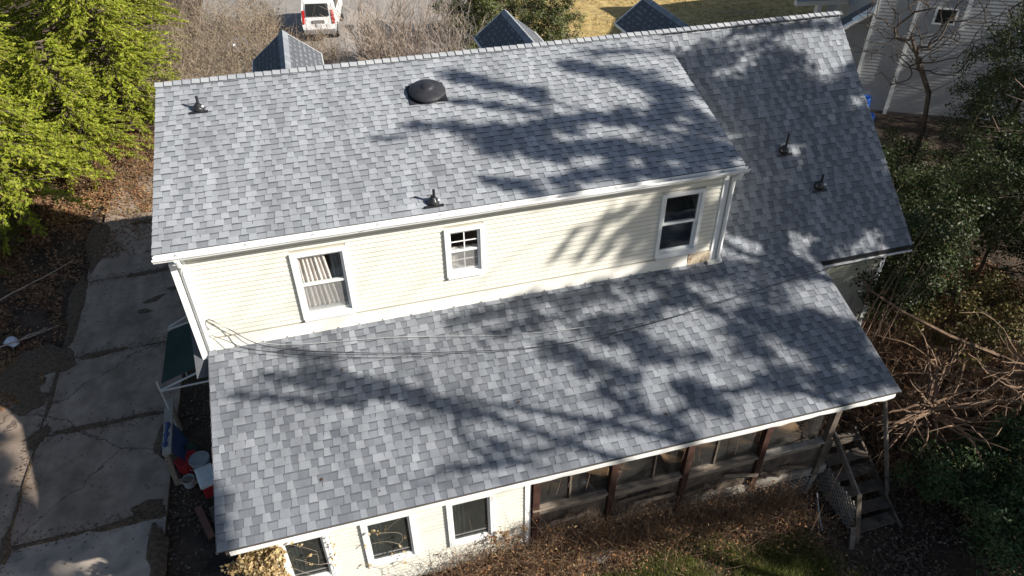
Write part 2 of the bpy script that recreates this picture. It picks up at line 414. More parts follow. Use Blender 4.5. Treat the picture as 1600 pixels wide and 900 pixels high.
def blob(cx, cy, rx, ry, h, seed, n=22, rings=3, ang=0.0, zf=None):
    """low irregular mound"""
    r = random.Random(seed); ph = [r.uniform(0, 6.28) for _ in range(4)]
    vs = []; fs = []
    ca, sa = math.cos(ang), math.sin(ang)
    base = (lambda x, y: 0.0) if zf is None else zf
    vs.append((cx, cy, base(cx, cy) + h))
    for k in range(1, rings + 1):
        f = k / rings
        for i in range(n):
            t = 6.28318 * i / n
            w = 1 + .22 * math.sin(2 * t + ph[0]) + .15 * math.sin(3 * t + ph[1]) + .10 * math.sin(7 * t + ph[2])
            x = rx * f * w * math.cos(t); y = ry * f * w * math.sin(t)
            px, py = cx + x * ca - y * sa, cy + x * sa + y * ca
            vs.append((px, py, base(px, py) + h * (1 - f * f) - .004 * (k == rings)))
    for i in range(n): fs.append((0, 1 + i, 1 + (i + 1) % n))
    for k in range(rings - 1):
        for i in range(n):
            a = 1 + k * n + i; c = 1 + k * n + (i + 1) % n
            fs.append((a, a + n, c + n, c))
    return vs, fs

# concrete drive: slabs laid end to end with open joints
drive = bpy.data.objects.new('driveway', None); COL.objects.link(drive); drive['kind'] = 'structure'
joints = [-10.6, -7.6, -4.6, -1.65, 1.0, 4.4, 7.8, 11.0]
lanes = [(-7.4, -4.44), (-4.40, -1.42)]
for i in range(len(joints) - 1):
    for k, (xa, xb) in enumerate(lanes):
        if k == 0 and joints[i] > 0.5: continue
        y0, y1 = joints[i] + .022, joints[i + 1] - .022
        b = MB(); nx, ny = 7, 7; rr = random.Random(i * 2 + k)
        dz = rr.uniform(-.006, .006); sl = rr.uniform(-.006, .006)
        top = [[(xa + (xb - xa) * p / nx + (rr.uniform(-.012, .012) if p in (0, nx) else 0), y0 + (y1 - y0) * q / ny + (rr.uniform(-.018, .018) if q in (0, ny) else 0),
                 .035 + dz + sl * (p / nx - .5)) for p in range(nx + 1)] for q in range(ny + 1)]
        b.sheet(top)
        bot = [[(x, y, -.1) for x, y, z in row] for row in top]
        def strip(a, c):
            for j in range(len(a) - 1): b.add([a[j], a[j + 1], c[j + 1], c[j]], [(0, 1, 2, 3)])
        strip(bot[0], top[0]); strip(top[-1], bot[-1])
        strip([r[0] for r in top], [r[0] for r in bot]); strip([r[-1] for r in bot], [r[-1] for r in top])
        b.build('concrete_slab', mt['concrete_pale' if (i == 1) else 'concrete'], drive)
b = MB()
for cx, cy, rx, ry, h, an in [(-3.49, .98, .55, .13, .05, 0), (-3.3, -1.63, .9, .10, .04, .05), (-2.2, -1.6, .6, .07, .03, 0), (-2.2, -4.6, .5, .13, .05, 0), (-4.42, -1.65, .22, .35, .05, 0),
                              (-4.4, -4.6, .12, .4, .05, 0), (-1.55, -2.6, .28, .75, .05, 0), (-1.5, -5.6, .2, .8, .05, 0), (-1.75, -4.4, .4, .25, .04, 0), (-2.3, 4.42, .7, .13, .03, .1), (-2.9, 4.4, .5, .12, .03, 0),
                              (-2.0, 5.3, .35, .35, .03, 0), (-2.4, 3.0, .35, .12, .025, .3), (-1.8, 3.4, .25, .14, .02, 0), (-2.6, 2.5, .25, .1, .02, 0), (-4.45, 3.2, .22, 1.6, .05, 0), (-4.4, 6.5, .28, 1.6, .05, 0), (-1.6, .9, .35, .12, .04, 0),
                              (-2.9, 7.4, .6, .2, .03, 0), (-5.0, 1.0, .8, .8, .06, 0), (-4.9, -.3, .5, .5, .05, 0), (-5.6, .4, .9, .7, .08, 0), (-4.41, .0, .07, 1.1, .04, 0), (-4.41, -3.2, .05, 1.1, .04, 0), (-3.6, -4.62, .8, .06, .03, 0)]:
    v, f = blob(cx, cy, rx, ry, h, int(cx * 31 + cy * 17), ang=an)
    b.add([(x, y, z + .034) for x, y, z in v], f)
dirt = b.build('joint_dirt', mt['dirt'], drive, smooth_=True); dirt['kind'] = 'stuff'

# parking apron and street in front of the house, dormant lawn to the right of them
b = MB()
b.sheet([[(x, y, float(gz(x, y)) + .03) for x in np.linspace(-2.6, 13.4, 9)] for y in np.linspace(12.0, 70, 9)])
structure(b.build('street', mt['street']))
b = MB()
b.sheet([[(x, y, float(gz(x, y)) + .05 + .03 * math.sin(x) * math.cos(y)) for x in np.linspace(13.4, 46, 30)] for y in np.linspace(9, 60, 30)])
structure(b.build('lawn', mt['lawn'], smooth_=True))

# ------------------------------------------------------------ the house
house = thing('house', 'cream sided house with grey shingle roofs filling the middle of the photo', 'house', (6.0, 0, 0))

def boards(parent, x0, x1, z0, z1, y, holes, mat, ex=.1, depth=.018, name='siding_board'):
    """lap siding: one wedge-shaped board per course, cut at the openings; faces -Y"""
    z = z0
    while z < z1 - .02:
        zt = min(z + ex, z1)
        cuts = [(a, c) for a, c, h0, h1 in holes if h0 < zt - .03 and h1 > z + .03]
        segs = []; xs = x0
        for a, c in sorted(cuts):
            if a > xs + .01: segs.append((xs, a))
            xs = max(xs, c)
        if xs < x1 - .01: segs.append((xs, x1))
        cut = []
        for a, c in segs:                                     # boards are 3.6 m long, with staggered butt joints
            j = x0 + ((z / ex) * 1.37 % 3.6)
            while j < c - .4:
                if j > a + .4: cut.append((a, j - .0015)); a = j + .0015
                j += 3.6
            cut.append((a, c))
        segs = cut
        for a, c in segs:
            b = MB(); n = max(1, int((c - a) / 1.2)); rr = random.Random(int(a * 91 + z * 57))
            pr = [(0, .0), (depth, .002), (depth * .88, .0145), (.004, zt - z + .004), (0, zt - z + .004)]
            rows = []
            for i in range(n + 1):
                xx = a + (c - a) * i / n; wob = rr.uniform(-.0004, .0004)
                rows.append([(xx, y - d - (wob if d > .003 else 0), z + h) for d, h in pr])
            k = len(pr)
            b.add([p for r in rows for p in r], [(i * k + j, (i + 1) * k + j, (i + 1) * k + (j + 1) % k, i * k + (j + 1) % k) for i in range(n) for j in range(k)]
                  + [tuple(range(k)), tuple(n * k + j for j in range(k - 1, -1, -1))])
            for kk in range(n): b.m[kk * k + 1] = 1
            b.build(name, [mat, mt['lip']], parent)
        z += ex

def wall_sheet(b, x0, x1, z0, z1, y, t, holes):
    """a wall slab with rectangular openings, faces -Y"""
    xs = sorted({x0, x1, *[h[0] for h in holes], *[h[1] for h in holes]})
    for a, c in zip(xs, xs[1:]):
        zs = z0
        for h in sorted([h for h in holes if h[0] < c - 1e-6 and h[1] > a + 1e-6], key=lambda h: h[2]):
            if h[2] > zs + 1e-6: b.box((a, y, zs), (c, y + t, h[2]))
            zs = h[3]
        if zs < z1 - 1e-6: b.box((a, y, zs), (c, y + t, z1))

def frame4(b, x0, x1, z0, z1, w, y0, y1, m=0, wb=None):
    wb = wb or w
    b.box((x0, y0, z0), (x0 + w, y1, z1), m); b.box((x1 - w, y0, z0), (x1, y1, z1), m)
    b.box((x0 + w, y0 + .002, z1 - w), (x1 - w, y1, z1), m); b.box((x0 + w, y0 + .002, z0), (x1 - w, y1, z0 + wb), m)

def window(x0, x1, z0, z1, y, kind, label=None):
    """double-hung window in a wall facing -Y: casing, two sashes, panes, sill, bars, curtain"""
    cw = .075
    b = MB(); frame4(b, x0, x1, z0, z1, cw, y - .055, y + .05)
    b.box((x0 - .004, y - .03, z0), (x0 - .001, y, z1))
    w = b.build('window', mt['trim'], house, bevel=.006)
    if label: w['label'] = label
    ix0, ix1, iz0, iz1 = x0 + cw, x1 - cw, z0 + cw, z1 - cw
    zm = iz0 + (iz1 - iz0) * .5
    if kind == 'fixed':
        b = MB(); frame4(b, ix0 + .001, ix1 - .001, iz0 + .001, iz1 - .001, .035, y - .02, y + .03, wb=.05); b.build('sash', mt['trim'], w)
        b = MB(); b.box((ix0 + .035, y + .012, iz0 + .05), (ix1 - .035, y + .016, iz1 - .035)); b.build('pane', mt['screen_glass'], w)
        b = MB(); b.box((ix0 + .037, y + .004, iz0 + .052), (ix1 - .037, y + .006, iz1 - .037)); b.build('insect_screen', mt['dull_screen'], w)
        b = MB(); b.sheet([[(ix0 + .03 + .26 * k / 16, y + .12 + .014 * math.sin(k * 1.4), zz) for k in range(17)] for zz in (iz0 + .05, iz1 - .02)]); b.build('curtain', mt['inner_blind'], w, smooth_=True)
        b = MB(); b.box((ix0 + .037, y + .0, iz0 + .17), (ix1 - .037, y + .022, iz0 + .19)); b.build('bar', mt['bumper'], w)
        return w
    sw = .045
    b = MB(); frame4(b, ix0 + .001, ix1 - .001, zm - .012, iz1 - .001, sw, y - .012, y + .028); b.build('sash', mt['trim'], w, bevel=.004)
    b = MB(); frame4(b, ix0 + .001, ix1 - .001, iz0 + .001, zm + .03, sw, y + .03, y + .065); b.build('sash', mt['trim'], w, bevel=.004)
    b = MB(); b.box((ix0 + sw - .002, y + .008, zm + .03), (ix1 - sw + .002, y + .012, iz1 - sw + .002)); b.build('pane', mt['glass'], w)
    b = MB(); b.box((ix0 + sw - .002, y + .046, iz0 + sw - .002), (ix1 - sw + .002, y + .050, zm - .012)); b.build('pane', mt['glass'], w)
    b = MB(); b.box((x0 + .02, y - .075, z0 - .035), (x1 - .02, y - .03, z0 - .002)); b.build('sill', mt['trim'], w)
    if kind != 'plain':
        b = MB(); b.box((ix0 + sw - .004, y + .022, iz0 + sw - .004), (ix1 - sw + .004, y + .024, zm - .014)); b.build('insect_screen', mt['screen'], w)
    if kind == 'grid':
        for za, zb, yy in ((zm + .03, iz1 - sw, y - .004), (iz0 + sw, zm - .014, y + .036)):
            b = MB(); xm = (ix0 + ix1) / 2; zc = (za + zb) / 2
            b.box((xm - .011, yy, za), (xm + .011, yy + .008, zb))
            b.box((ix0 + sw, yy + .001, zc - .011), (xm - .012, yy + .007, zc + .011)); b.box((xm + .012, yy + .001, zc - .011), (ix1 - sw, yy + .007, zc + .011))
            b.build('muntin', mt['trim'], w)
    if kind == 'curtain':
        rows = []
        n = 46
        for j in range(9):
            zz = iz0 + .1 + (iz1 - iz0 - .1) * j / 8
            rows.append([(ix0 + .01 + (.46 + .14 * (1 - j / 8)) * i / n * (ix1 - ix0) / .8, y + .105 + .028 * math.sin(i * .95 + .2 * j) + .012 * math.sin(i * .37), zz) for i in range(n + 1)])
        b = MB(); b.sheet(rows); b.build('curtain', mt['curtain'], w, smooth_=True)
        b = MB(); b.sheet([[(ix1 - .02 - .22 * k / 20, y + .13 + .02 * math.sin(k * 1.1), zz) for k in range(21)] for zz in (iz0 + .1, iz1)]); b.build('curtain', mt['inner_blind'], w, smooth_=True)
        b = MB(); b.box((ix0, y + .07, iz0 + .005), (ix1, y + .2, iz0 + .07)); b.build('inner_sill', mt['trim'], w)
    if kind == 'grid':
        b = MB(); b.lathe((ix0 + .42, y + .16, iz0 + .02), [(.05, 0), (.06, .05), (.045, .13)], 10); b.build('window_ornament', mt['wood_tan'], w)
        b = MB(); b.box((ix0, y + .14, iz0 - .02), (ix1, y + .5, iz0 + .015)); b.build('inner_sill', mt['trim'], w)
        b = MB(); b.sheet([[(ix0 + (ix1 - ix0) * i / 24, y + .22 + .01 * math.sin(i * 1.3), iz0 + (zm - iz0 - .04) * j) for i in range(25)] for j in (0, 1)]); b.build('curtain', mt['curtain'], w, smooth_=True)
    return w

up_z = lambda y: RZ + SU * y
main_z = lambda y: RZ - SM * abs(y)
low_z = lambda y: RZ - 3.539 + SL * (y - WY)

# shell of the house: walls with openings, floors and partitions so the rooms are dark
UW = [(2.07, 3.05, 4.0, 5.47), (4.82, 5.57, 4.4, 5.475), (9.16, 10.1, 4.0, 5.5)]
AW = [(1.09, 1.90, .70, 2.02), (2.47, 3.38, .70, 2.02), (3.96, 4.82, .70, 2.02)]
def inner(h, m=.05): return [(a + m, c - m, e + m, g - m) for a, c, e, g in h]
b = MB(); wall_sheet(b, .30, 10.58, 3.4, 5.98, WY, .1, inner(UW)); b.build('upper_rear_wall', mt['sheath'], house)
b = MB(); wall_sheet(b, .50, 5.50, -.1, 2.56, AY, .1, inner(AW)); b.build('addition_wall', mt['sheath'], house)
b = MB()
b.box((.28, -3.97, -.2), (.40, 4.05, 5.6)); b.box((15.1, -3.97, -.7), (15.2, 4.05, 3.3)); b.box((.28, 4.05, -.2), (15.2, 4.17, 3.4))
b.add([(.281, -3.9, 5.6), (.281, 3.9, 3.3), (.281, 0, 7.1), (.281, -3.9, 6.0)], [(0, 1, 2, 3)])
b.add([(15.19, -3.95, 3.3), (15.19, 3.95, 3.3), (15.19, 0, 7.1)], [(0, 1, 2)])
b.box((10.48, -3.97, 3.0), (10.58, 0, 5.9)); b.build('side_wall', mt['siding'], house)
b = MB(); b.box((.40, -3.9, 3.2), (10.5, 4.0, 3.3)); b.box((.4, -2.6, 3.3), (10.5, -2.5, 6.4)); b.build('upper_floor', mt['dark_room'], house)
for xa in (.45, 5.44):
    b = MB(); p = [(xa, -7.25, -.1), (xa, -4.1, -.1), (xa, -4.1, low_z(-4.1) - .06), (xa, -7.25, low_z(-7.25) - .06)]
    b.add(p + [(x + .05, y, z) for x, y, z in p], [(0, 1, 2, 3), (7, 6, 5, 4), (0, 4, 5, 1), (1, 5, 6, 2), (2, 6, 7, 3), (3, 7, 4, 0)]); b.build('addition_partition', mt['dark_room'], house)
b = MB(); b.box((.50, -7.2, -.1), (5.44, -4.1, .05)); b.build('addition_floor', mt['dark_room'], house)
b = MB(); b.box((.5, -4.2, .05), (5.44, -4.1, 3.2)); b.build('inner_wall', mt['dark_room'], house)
b = MB(); wall_sheet(b, 5.5, 15.1, -.75, 3.3, WY, .1, []); b.build('lower_rear_wall', mt['sheath'], house)

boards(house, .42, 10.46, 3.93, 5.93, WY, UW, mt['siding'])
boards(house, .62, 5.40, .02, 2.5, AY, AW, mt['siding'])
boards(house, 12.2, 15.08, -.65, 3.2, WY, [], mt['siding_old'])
window(*UW[0], WY, 'curtain', 'double-hung window with a beige curtain')
window(*UW[1], WY, 'grid', 'small window with white grid bars')
window(*UW[2], WY, 'plain', 'dark double-hung window with bare panes')
for h in AW: window(*h, AY, 'fixed')

# corner boards, base flashing, soffit, fascia, gutters, downspouts
b = MB(); b.box((.27, WY - .035, 3.66), (.415, WY + .05, 5.9)); b.build('corner_board', mt['trim'], house, bevel=.006)
b = MB(); b.box((10.465, WY - .035, 3.66), (10.60, WY + .05, 5.9)); b.build('corner_board', mt['trim'], house, bevel=.006)
b = MB(); b.box((.49, AY - .03, -.1), (.615, AY + .02, 2.5)); b.build('corner_board', mt['trim'], house, bevel=.006)
b = MB(); b.box((5.405, AY - .035, -.15), (5.52, AY + .03, 2.5)); b.build('corner_board', mt['trim'], house, bevel=.006)
b = MB(); b.box((15.085, WY - .035, -.7), (15.21, WY + .05, 3.25)); b.build('corner_board', mt['trim'], house, bevel=.006)
rr = random.Random(3)
xs = np.linspace(.416, 9.94, 24)
b = MB(); b.sheet([[(x, WY - .034 - .004 * (i % 3 == 1) - (0.012 if k == 0 else 0), [3.655, 3.80, 3.925][k]) for i, x in enumerate(xs)] for k in range(3)])
b.build('base_flashing', mt['flash'], house)
b = MB(); b.box((9.95, WY - .044, 3.65), (10.46, WY - .02, 3.918)); b.build('base_flashing', mt['rust'], house)['label'] = 'rust-stained end of the white flashing'
b = MB(); b.box((10.40, WY - .13, 3.62), (10.72, WY - .038, 3.70)); b.build('flashing_end', mt['flash'], house)
for i in range(20):
    x = .8 + i * .46 + rr.uniform(-.06, .06)
    b = MB(); b.lathe((x, WY - .055, 3.672), [(.011, 0), (.011, .012), (.004, .018)], 6); b.build('nail', mt['black'], house)
b = MB(); b.box((.28, -4.29, 5.925), (10.6, WY, 5.945)); b.build('soffit', mt['soffit'], house)
b = MB(); b.box((.02, -4.305, 5.86), (10.74, -4.282, 5.985)); b.build('fascia', mt['trim'], house)
def gutter(x0, x1, y, z, name='gutter', d=.11, h=.10):
    """open K-style trough along X, opening up; back at y, rim at z"""
    pr = [(0, 0), (0, -h), (-d * .6, -h), (-d * .72, -h * .55), (-d, -h * .35), (-d, 0), (-d + .012, .002), (-d + .012, -.012), (-d + .006, -h * .3), (-d * .68, -h * .5), (-d * .56, -h + .012), (-.006, -h + .012), (-.006, 0)]
    n = 14; k = len(pr); rows = []; q = random.Random(int(x0 * 7))
    for i in range(n + 1):
        x = x0 + (x1 - x0) * i / n; dz = q.uniform(-.006, .006); dy = q.uniform(-.004, .004)
        rows += [(x, y + a + (dy if a < -.02 else 0), z + c + dz) for a, c in pr]
    b = MB(); b.add(rows, [(i * k + j, i * k + (j + 1) % k, (i + 1) * k + (j + 1) % k, (i + 1) * k + j) for i in range(n) for j in range(k)] + [tuple(range(k - 1, -1, -1)), tuple(n * k + j for j in range(k))])
    g = b.build(name, mt['trim'], house)
    b = MB()
    b.box((x0 + .02, y - d * .62, z - h + .014), (x1 - .02, y - .008, z - h + .03)); b.build('gutter_dirt', mt['gutter_in'], g)
    lc = np.column_stack([RNG.uniform(x0 + .05, x1 - .05, 240), np.full(240, y - .035) + RNG.normal(size=240) * .018, np.full(240, z - h + .045)])
    ld_ = link('gutter_leaves', quads_mesh('gutter_leaves', leaves(lc, .05, .5, up=1.5), mt['litter']), g); ld_['kind'] = 'stuff'
    for i in range(int((x1 - x0) / 1.1) + 1):
        x = x0 + .35 + i * 1.1
        if x > x1 - .1: break
        b = MB(); b.tube([(x, y - .004, z - .004), (x + .03, y - d * .5, z - .028), (x + .07, y - d + .008, z - .006)], .006, 4); b.build('hanger', mt['bumper'], g)
    return g
gutter(.0, 10.80, -4.306, 5.965)
b = MB(); b.box((12.905, -4.47, 3.23), (15.45, -4.44, 3.335)); b.build('fascia', mt['black'], house)
b = MB(); b.box((12.905, -4.50, 3.19), (15.45, -4.44, 3.228)); b.build('eave_trim', mt['trim'], house)
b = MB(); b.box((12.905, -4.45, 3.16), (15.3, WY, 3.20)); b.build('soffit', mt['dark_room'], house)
b = MB(); b.tube([(.345, -4.36, 5.87), (.345, -4.30, 5.72), (.345, -4.16, 5.60), (.345, -4.15, 5.45), (.345, -4.15, 3.72)], .042, 8); b.build('downspout', mt['trim'], house)
b = MB(); b.box((.165, -4.19, .3), (.262, -4.08, 5.7)); b.build('downspout', mt['trim'], house)
b = MB(); b.tube([(10.66, -4.36, 5.87), (10.66, -4.30, 5.74), (10.645, -4.17, 5.62), (10.645, -4.16, 5.45), (10.645, -4.15, 3.80), (10.66, -4.25, 3.70)], .042, 8); b.build('downspout', mt['trim'], house)
# dented aluminium along the lower eave
n = 60; rows = [[], [], []]; q = random.Random(5)
for i in range(n + 1):
    x = .46 + (12.78 - .46) * i / n; a = q.uniform(-.006, .006) * (1 if x < 9 else 2.0)
    rows[0].append((x, -7.672, 2.485)); rows[1].append((x, -7.675 - abs(a), 2.43 + a)); rows[2].append((x, -7.667 + a * .4, 2.36 + a * 1.4))
b = MB(); b.sheet(rows[::-1]); b.build('eave_fascia', mt['fascia'], house, smooth_=True)
b = MB(); b.box((.40, -7.66, 2.40), (12.80, -7.63, 2.48)); b.build('sub_fascia', mt['wood_dark'], house)
b = MB(); b.box((.44, -7.63, 2.44), (5.5, -7.36, 2.46)); b.build('soffit', mt['soffit'], house)

# ------------------------------------------------------------ roofs
WCL = [.098, .117, .136, .155, .178, .206]
def tab_geo(x, w, e, y0, raised):
    """one shingle tab: local x along the course, y up the slope, z off the roof"""
    lo, hi = (.004, .012) if raised else (.0015, .0045)
    tw = .006 if raised else 0.0
    a0, a1 = x - w / 2, x + w / 2
    v = [(a0 + tw, y0, lo), (a1 - tw, y0, lo), (a0 - tw * .5, y0 - e, hi), (a1 + tw * .5, y0 - e, hi), (a0 - tw * .5, y0 - e, 0), (a1 + tw * .5, y0 - e, 0), (a0 + tw, y0, 0), (a1 - tw, y0, 0)]
    m = 0 if raised else 1
    if raised: return v, [(2, 3, 1, 0), (4, 5, 3, 2), (6, 4, 2, 0), (5, 7, 1, 3)], [m, 2, m, m]
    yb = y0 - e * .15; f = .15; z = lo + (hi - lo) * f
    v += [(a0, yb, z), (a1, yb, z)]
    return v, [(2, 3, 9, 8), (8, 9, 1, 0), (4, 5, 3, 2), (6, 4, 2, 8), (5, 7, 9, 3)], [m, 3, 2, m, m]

_proto = {}
def tab_proto(ci, raised, e):
    k = (ci, raised)
    if k not in _proto:
        v, f, m = tab_geo(0, WCL[ci] - .002, e, 0, raised)
        b = MB(); b.v = v; b.f = f; b.m = m
        _proto[k] = b.mesh('shingle', [mt['raised_o'], mt['low_o'], mt['edge'], mt['band']])
    return _proto[k]

def shingle_field(name, parent, org, ux, dn, nr, x0f, x1f, courses, e, singles=None, seed=1, sfx=''):
    """courses of laminated tabs; org = point at the top of the slope, ux along, dn down the slope"""
    q = random.Random(seed)
    org = Vector(org); ux = Vector(ux).normalized(); dn = Vector(dn).normalized(); nr = Vector(nr).normalized()
    B = Matrix((ux, -dn, nr)).transposed()
    v = []; f = []; m = []; single = []
    for i in range(courses):
        x0, x1 = x0f(i), x1f(i)
        x = x0; raised = q.random() < .5
        while x < x1 - .02:
            ci = q.choice([0, 1, 2, 2, 3, 3, 4, 5]) if raised else q.choice([0, 1, 1, 2, 3, 3, 4])
            w = WCL[ci]
            if x + w > x1: w = x1 - x; ci = -1
            if singles and ci >= 0 and singles(i, x + w / 2): single.append((i, x + w / 2, ci, raised))
            else:
                tv, tf, tm = tab_geo(x + w / 2, w - .002, e, -i * e, raised)
                o = len(v)
                v += [tuple(org + B @ Vector(p)) for p in tv]; f += [tuple(o + k for k in t) for t in tf]; m += tm
            x += w; raised = (not raised) if q.random() < .86 else raised
    b = MB(); b.v = v; b.f = f; b.m = m
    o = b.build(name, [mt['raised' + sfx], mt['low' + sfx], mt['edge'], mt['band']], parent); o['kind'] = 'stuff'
    for i, x, ci, raised in single:
        s = bpy.data.objects.new('shingle', tab_proto(ci, raised, e)); COL.objects.link(s); s.parent = parent
        s.matrix_basis = Matrix.Translation(org + B @ Vector((x, -i * e, 0))) @ B.to_4x4()
    return o

def slab(b, x0, x1, y0, z0, y1, z1, t=.03, m=0):
    """sloping deck board under the shingles from (y0,z0) to (y1,z1)"""
    d = Vector((0, y1 - y0, z1 - z0)).normalized(); nrm = Vector((0, d.z, -d.y))
    if nrm.z > 0: nrm = -nrm
    p = [Vector((x, y, z)) for y, z in ((y0, z0), (y1, z1)) for x in (x0, x1)]
    q = [a + nrm * t for a in p]
    b.add(p + q, [(2, 3, 1, 0), (4, 5, 7, 6), (0, 1, 5, 4), (3, 2, 6, 7), (1, 3, 7, 5), (2, 0, 4, 6)], m)

XR = 15.47
Lu = math.hypot(4.297, 1.204); nu = 31; eu = Lu / nu
b = MB(); slab(b, 0, 10.756, 0, RZ - .004, -4.297, 5.996 - .004)
upper_roof = b.build('upper_roof', mt['deck'], house)
dnu = Vector((0, -4.297, -1.204)).normalized()
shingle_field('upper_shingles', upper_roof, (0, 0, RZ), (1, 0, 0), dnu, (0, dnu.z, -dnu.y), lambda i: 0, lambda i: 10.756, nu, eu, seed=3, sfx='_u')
b = MB(); b.box((10.60, -4.2, 5.80), (10.74, -.8, 5.83))
Lm = 4.435 * math.hypot(1, SM); nm = int(round(Lm / .140)); em = Lm / nm
b = MB(); slab(b, 0.02, XR, 0, RZ - .02, -4.435, RZ - SM * 4.435 - .02); slab(b, 0.0, XR, 0, RZ - .01, 4.45, RZ - SM * 4.45)
main_roof = b.build('main_roof', mt['deck'], house)
dnm = Vector((0, -1, -SM)).normalized()
shingle_field('main_shingles', main_roof, (0, 0, RZ - .012), (1, 0, 0), dnm, (0, dnm.z, -dnm.y), lambda i: 10.3 if i * em * dnm.y > -3.9 else 10.3, lambda i: XR, nm, em, seed=5)
# triangular cheek that closes the wide dormer on its right side
b = MB(); b.add([(10.62, -.2, RZ - SM * .2 - .02), (10.62, -4.15, RZ - SM * 4.15 - .02), (10.62, -4.15, up_z(-4.15) - .03), (10.62, -.2, up_z(-.2) - .03)], [(0, 1, 2, 3)]); b.build('dormer_cheek', mt['siding'], house)

Ll = math.hypot(7.657 - 4.076, 4.689 - 3.539); nl = 25; el_ = Ll / nl
dnl = Vector((0, -(7.657 - 4.076), -(4.689 - 3.539))).normalized()
x_l, x_r = .285, 12.90
b = MB(); slab(b, x_l, x_r, -4.08, RZ - 3.539 - .004, -7.657, RZ - 4.689 - .004)
lower_roof = b.build('lower_roof', mt['deck'], house)
def near(i, x): return i >= 18 and x < 5.9 - (25 - i) * .02
cnt = [0]
def near300(i, x):
    if i >= nl - 8 and x < 6.3:
        cnt[0] += 1
        return cnt[0] <= 296
    return False
shingle_field('lower_shingles', lower_roof, (0, -4.076, RZ - 3.539), (1, 0, 0), dnl, (0, dnl.z, -dnl.y), lambda i: x_l, lambda i: x_r, nl, el_, singles=near300, seed=9)
# rake edge metal
for xe in (x_r + .006, x_l - .006):
    b = MB(); b.bar((xe, -4.2, low_z(-4.2) - .03), (xe, -7.66, low_z(-7.66) - .03), .012, .05); b.build('rake_edge', mt['bumper'], lower_roof)
# wedge between the low roof and the main eave
b = MB(); b.add([(12.86, -4.3, low_z(-4.3) - .03), (12.86, -7.5, low_z(-7.5) - .03), (12.86, -7.5, low_z(-7.5) - .16), (12.86, -4.3, low_z(-4.3) - .25)], [(0, 1, 2, 3)]); b.build('rake_board', mt['wood_dark'], house)

# ridge caps
cap = MB()
hw = .135; q = .172
nyu, nzu = 1 / math.hypot(1, SU), SU / math.hypot(1, SU); nym, nzm = 1 / math.hypot(1, SM), SM / math.hypot(1, SM)
prof = [(-hw * nyu, -hw * nzu + .016), (-.03, .017), (0, .021), (.03, .012), (hw * nym, -hw * nzm + .012)]
for k, (xx, dz) in enumerate(((0, .018), (q + .05, .0))):
    for y, z in prof: cap.v.append((xx, y, z + dz))
    for y, z in prof: cap.v.append((xx, y, z + dz - .016))
for y, z in prof: cap.v.append((q - .020, y, z + .018 * (1 - (q - .02) / (q + .05))))
for j in range(4):
    cap.f.append((j + 1, j, 20 + j, 21 + j)); cap.m.append(0)
    cap.f.append((21 + j, 20 + j, 10 + j, 11 + j)); cap.m.append(1)
    cap.f.append((j, j + 1, 6 + j, 5 + j)); cap.m.append(1)
    cap.f.append((15 + j, 16 + j, 11 + j, 10 + j)); cap.m.append(1)
cap.f.append((0, 5, 15, 10)); cap.m.append(1)
capm = cap.mesh('ridge_cap', [mt['cap'], mt['band']])
capm2 = capm
i = 0; x = -.01
while x < XR - .05:
    o = bpy.data.objects.new('ridge_cap', capm); COL.objects.link(o); o.parent = main_roof
    o.matrix_basis = Matrix.Translation((x, random.uniform(-.006, .006), RZ + .006 + random.uniform(0, .003))); x += q
# vents on the roof
Bu = Matrix((Vector((1, 0, 0)), -dnu, Vector((0, dnu.z, -dnu.y)))).transposed()
Bm = Matrix((Vector((1, 0, 0)), -dnm, Vector((0, dnm.z, -dnm.y)))).transposed()
def pipe_vent(x, y, zf, B, h):
    z = zf(y) + .012; c = Vector((x, y, z))
    b = MB()
    for sx in (0,): 
        p = [c + B @ Vector(v) for v in ((-.17, -.135, 0), (.17, -.135, 0), (.17, -.08, 0), (-.17, -.08, 0), (-.17, -.135, .018), (.17, -.135, .018), (.17, -.08, .016), (-.17, -.08, .016))]
        b.add(p, [(0, 3, 2, 1), (4, 5, 6, 7), (0, 1, 5, 4), (1, 2, 6, 5), (2, 3, 7, 6), (3, 0, 4, 7)])
    f = b.build('plumbing_vent', mt['boot'], house)
    b = MB(); b.lathe(c + Vector((0, 0, -.03)), [(.115, 0), (.108, .06), (.08, .105), (.05, .13), (.036, .155)], 18); b.build('boot', mt['boot'], f, smooth_=True)
    b = MB(); b.lathe(c + Vector((0.02, -.02, .0)), [(.0, 0), (.026, .0), (.026, h), (.018, h), (.016, h - .06), (0, h - .06)], 12); b.build('pipe', mt['black'], f, smooth_=False)
    b = MB(); b.lathe(c + Vector((.085, -.075, .045)), [(.0, .0), (.03, .012), (.036, .03), (.022, .05), (0, .058)], 10); b.build('boot_glint', mt['galv_and_glint'], f, smooth_=True)  # pale knob on the boot's sunward side, shaped as its sun highlight
pipe_vent(.79, -.88, up_z, Bu, .26); pipe_vent(4.68, -4.07, up_z, Bu, .26)
pipe_vent(12.96, -2.45, main_z, Bm, .42); pipe_vent(13.56, -3.17, main_z, Bm, .3)
c = Vector((5.17, -1.2, up_z(-1.2) + .012))
b = MB(); p = [c + Bu @ Vector(v) for v in ((-.4, -.3, 0), (.36, -.3, 0), (.36, .3, 0), (-.4, .3, 0), (-.4, -.3, .012), (.36, -.3, .012), (.36, .3, .006), (-.4, .3, .006))]
b.add(p, [(0, 3, 2, 1), (4, 5, 6, 7), (0, 1, 5, 4), (1, 2, 6, 5), (2, 3, 7, 6), (3, 0, 4, 7)])
rv = b.build('roof_vent', mt['dome'], house)
b = MB(); b.lathe(c + Bu @ Vector((0, 0, .012)), [(.27, 0), (.26, .09)], 24, basis=Bu); b.build('vent_collar', mt['black'], rv, smooth_=True)
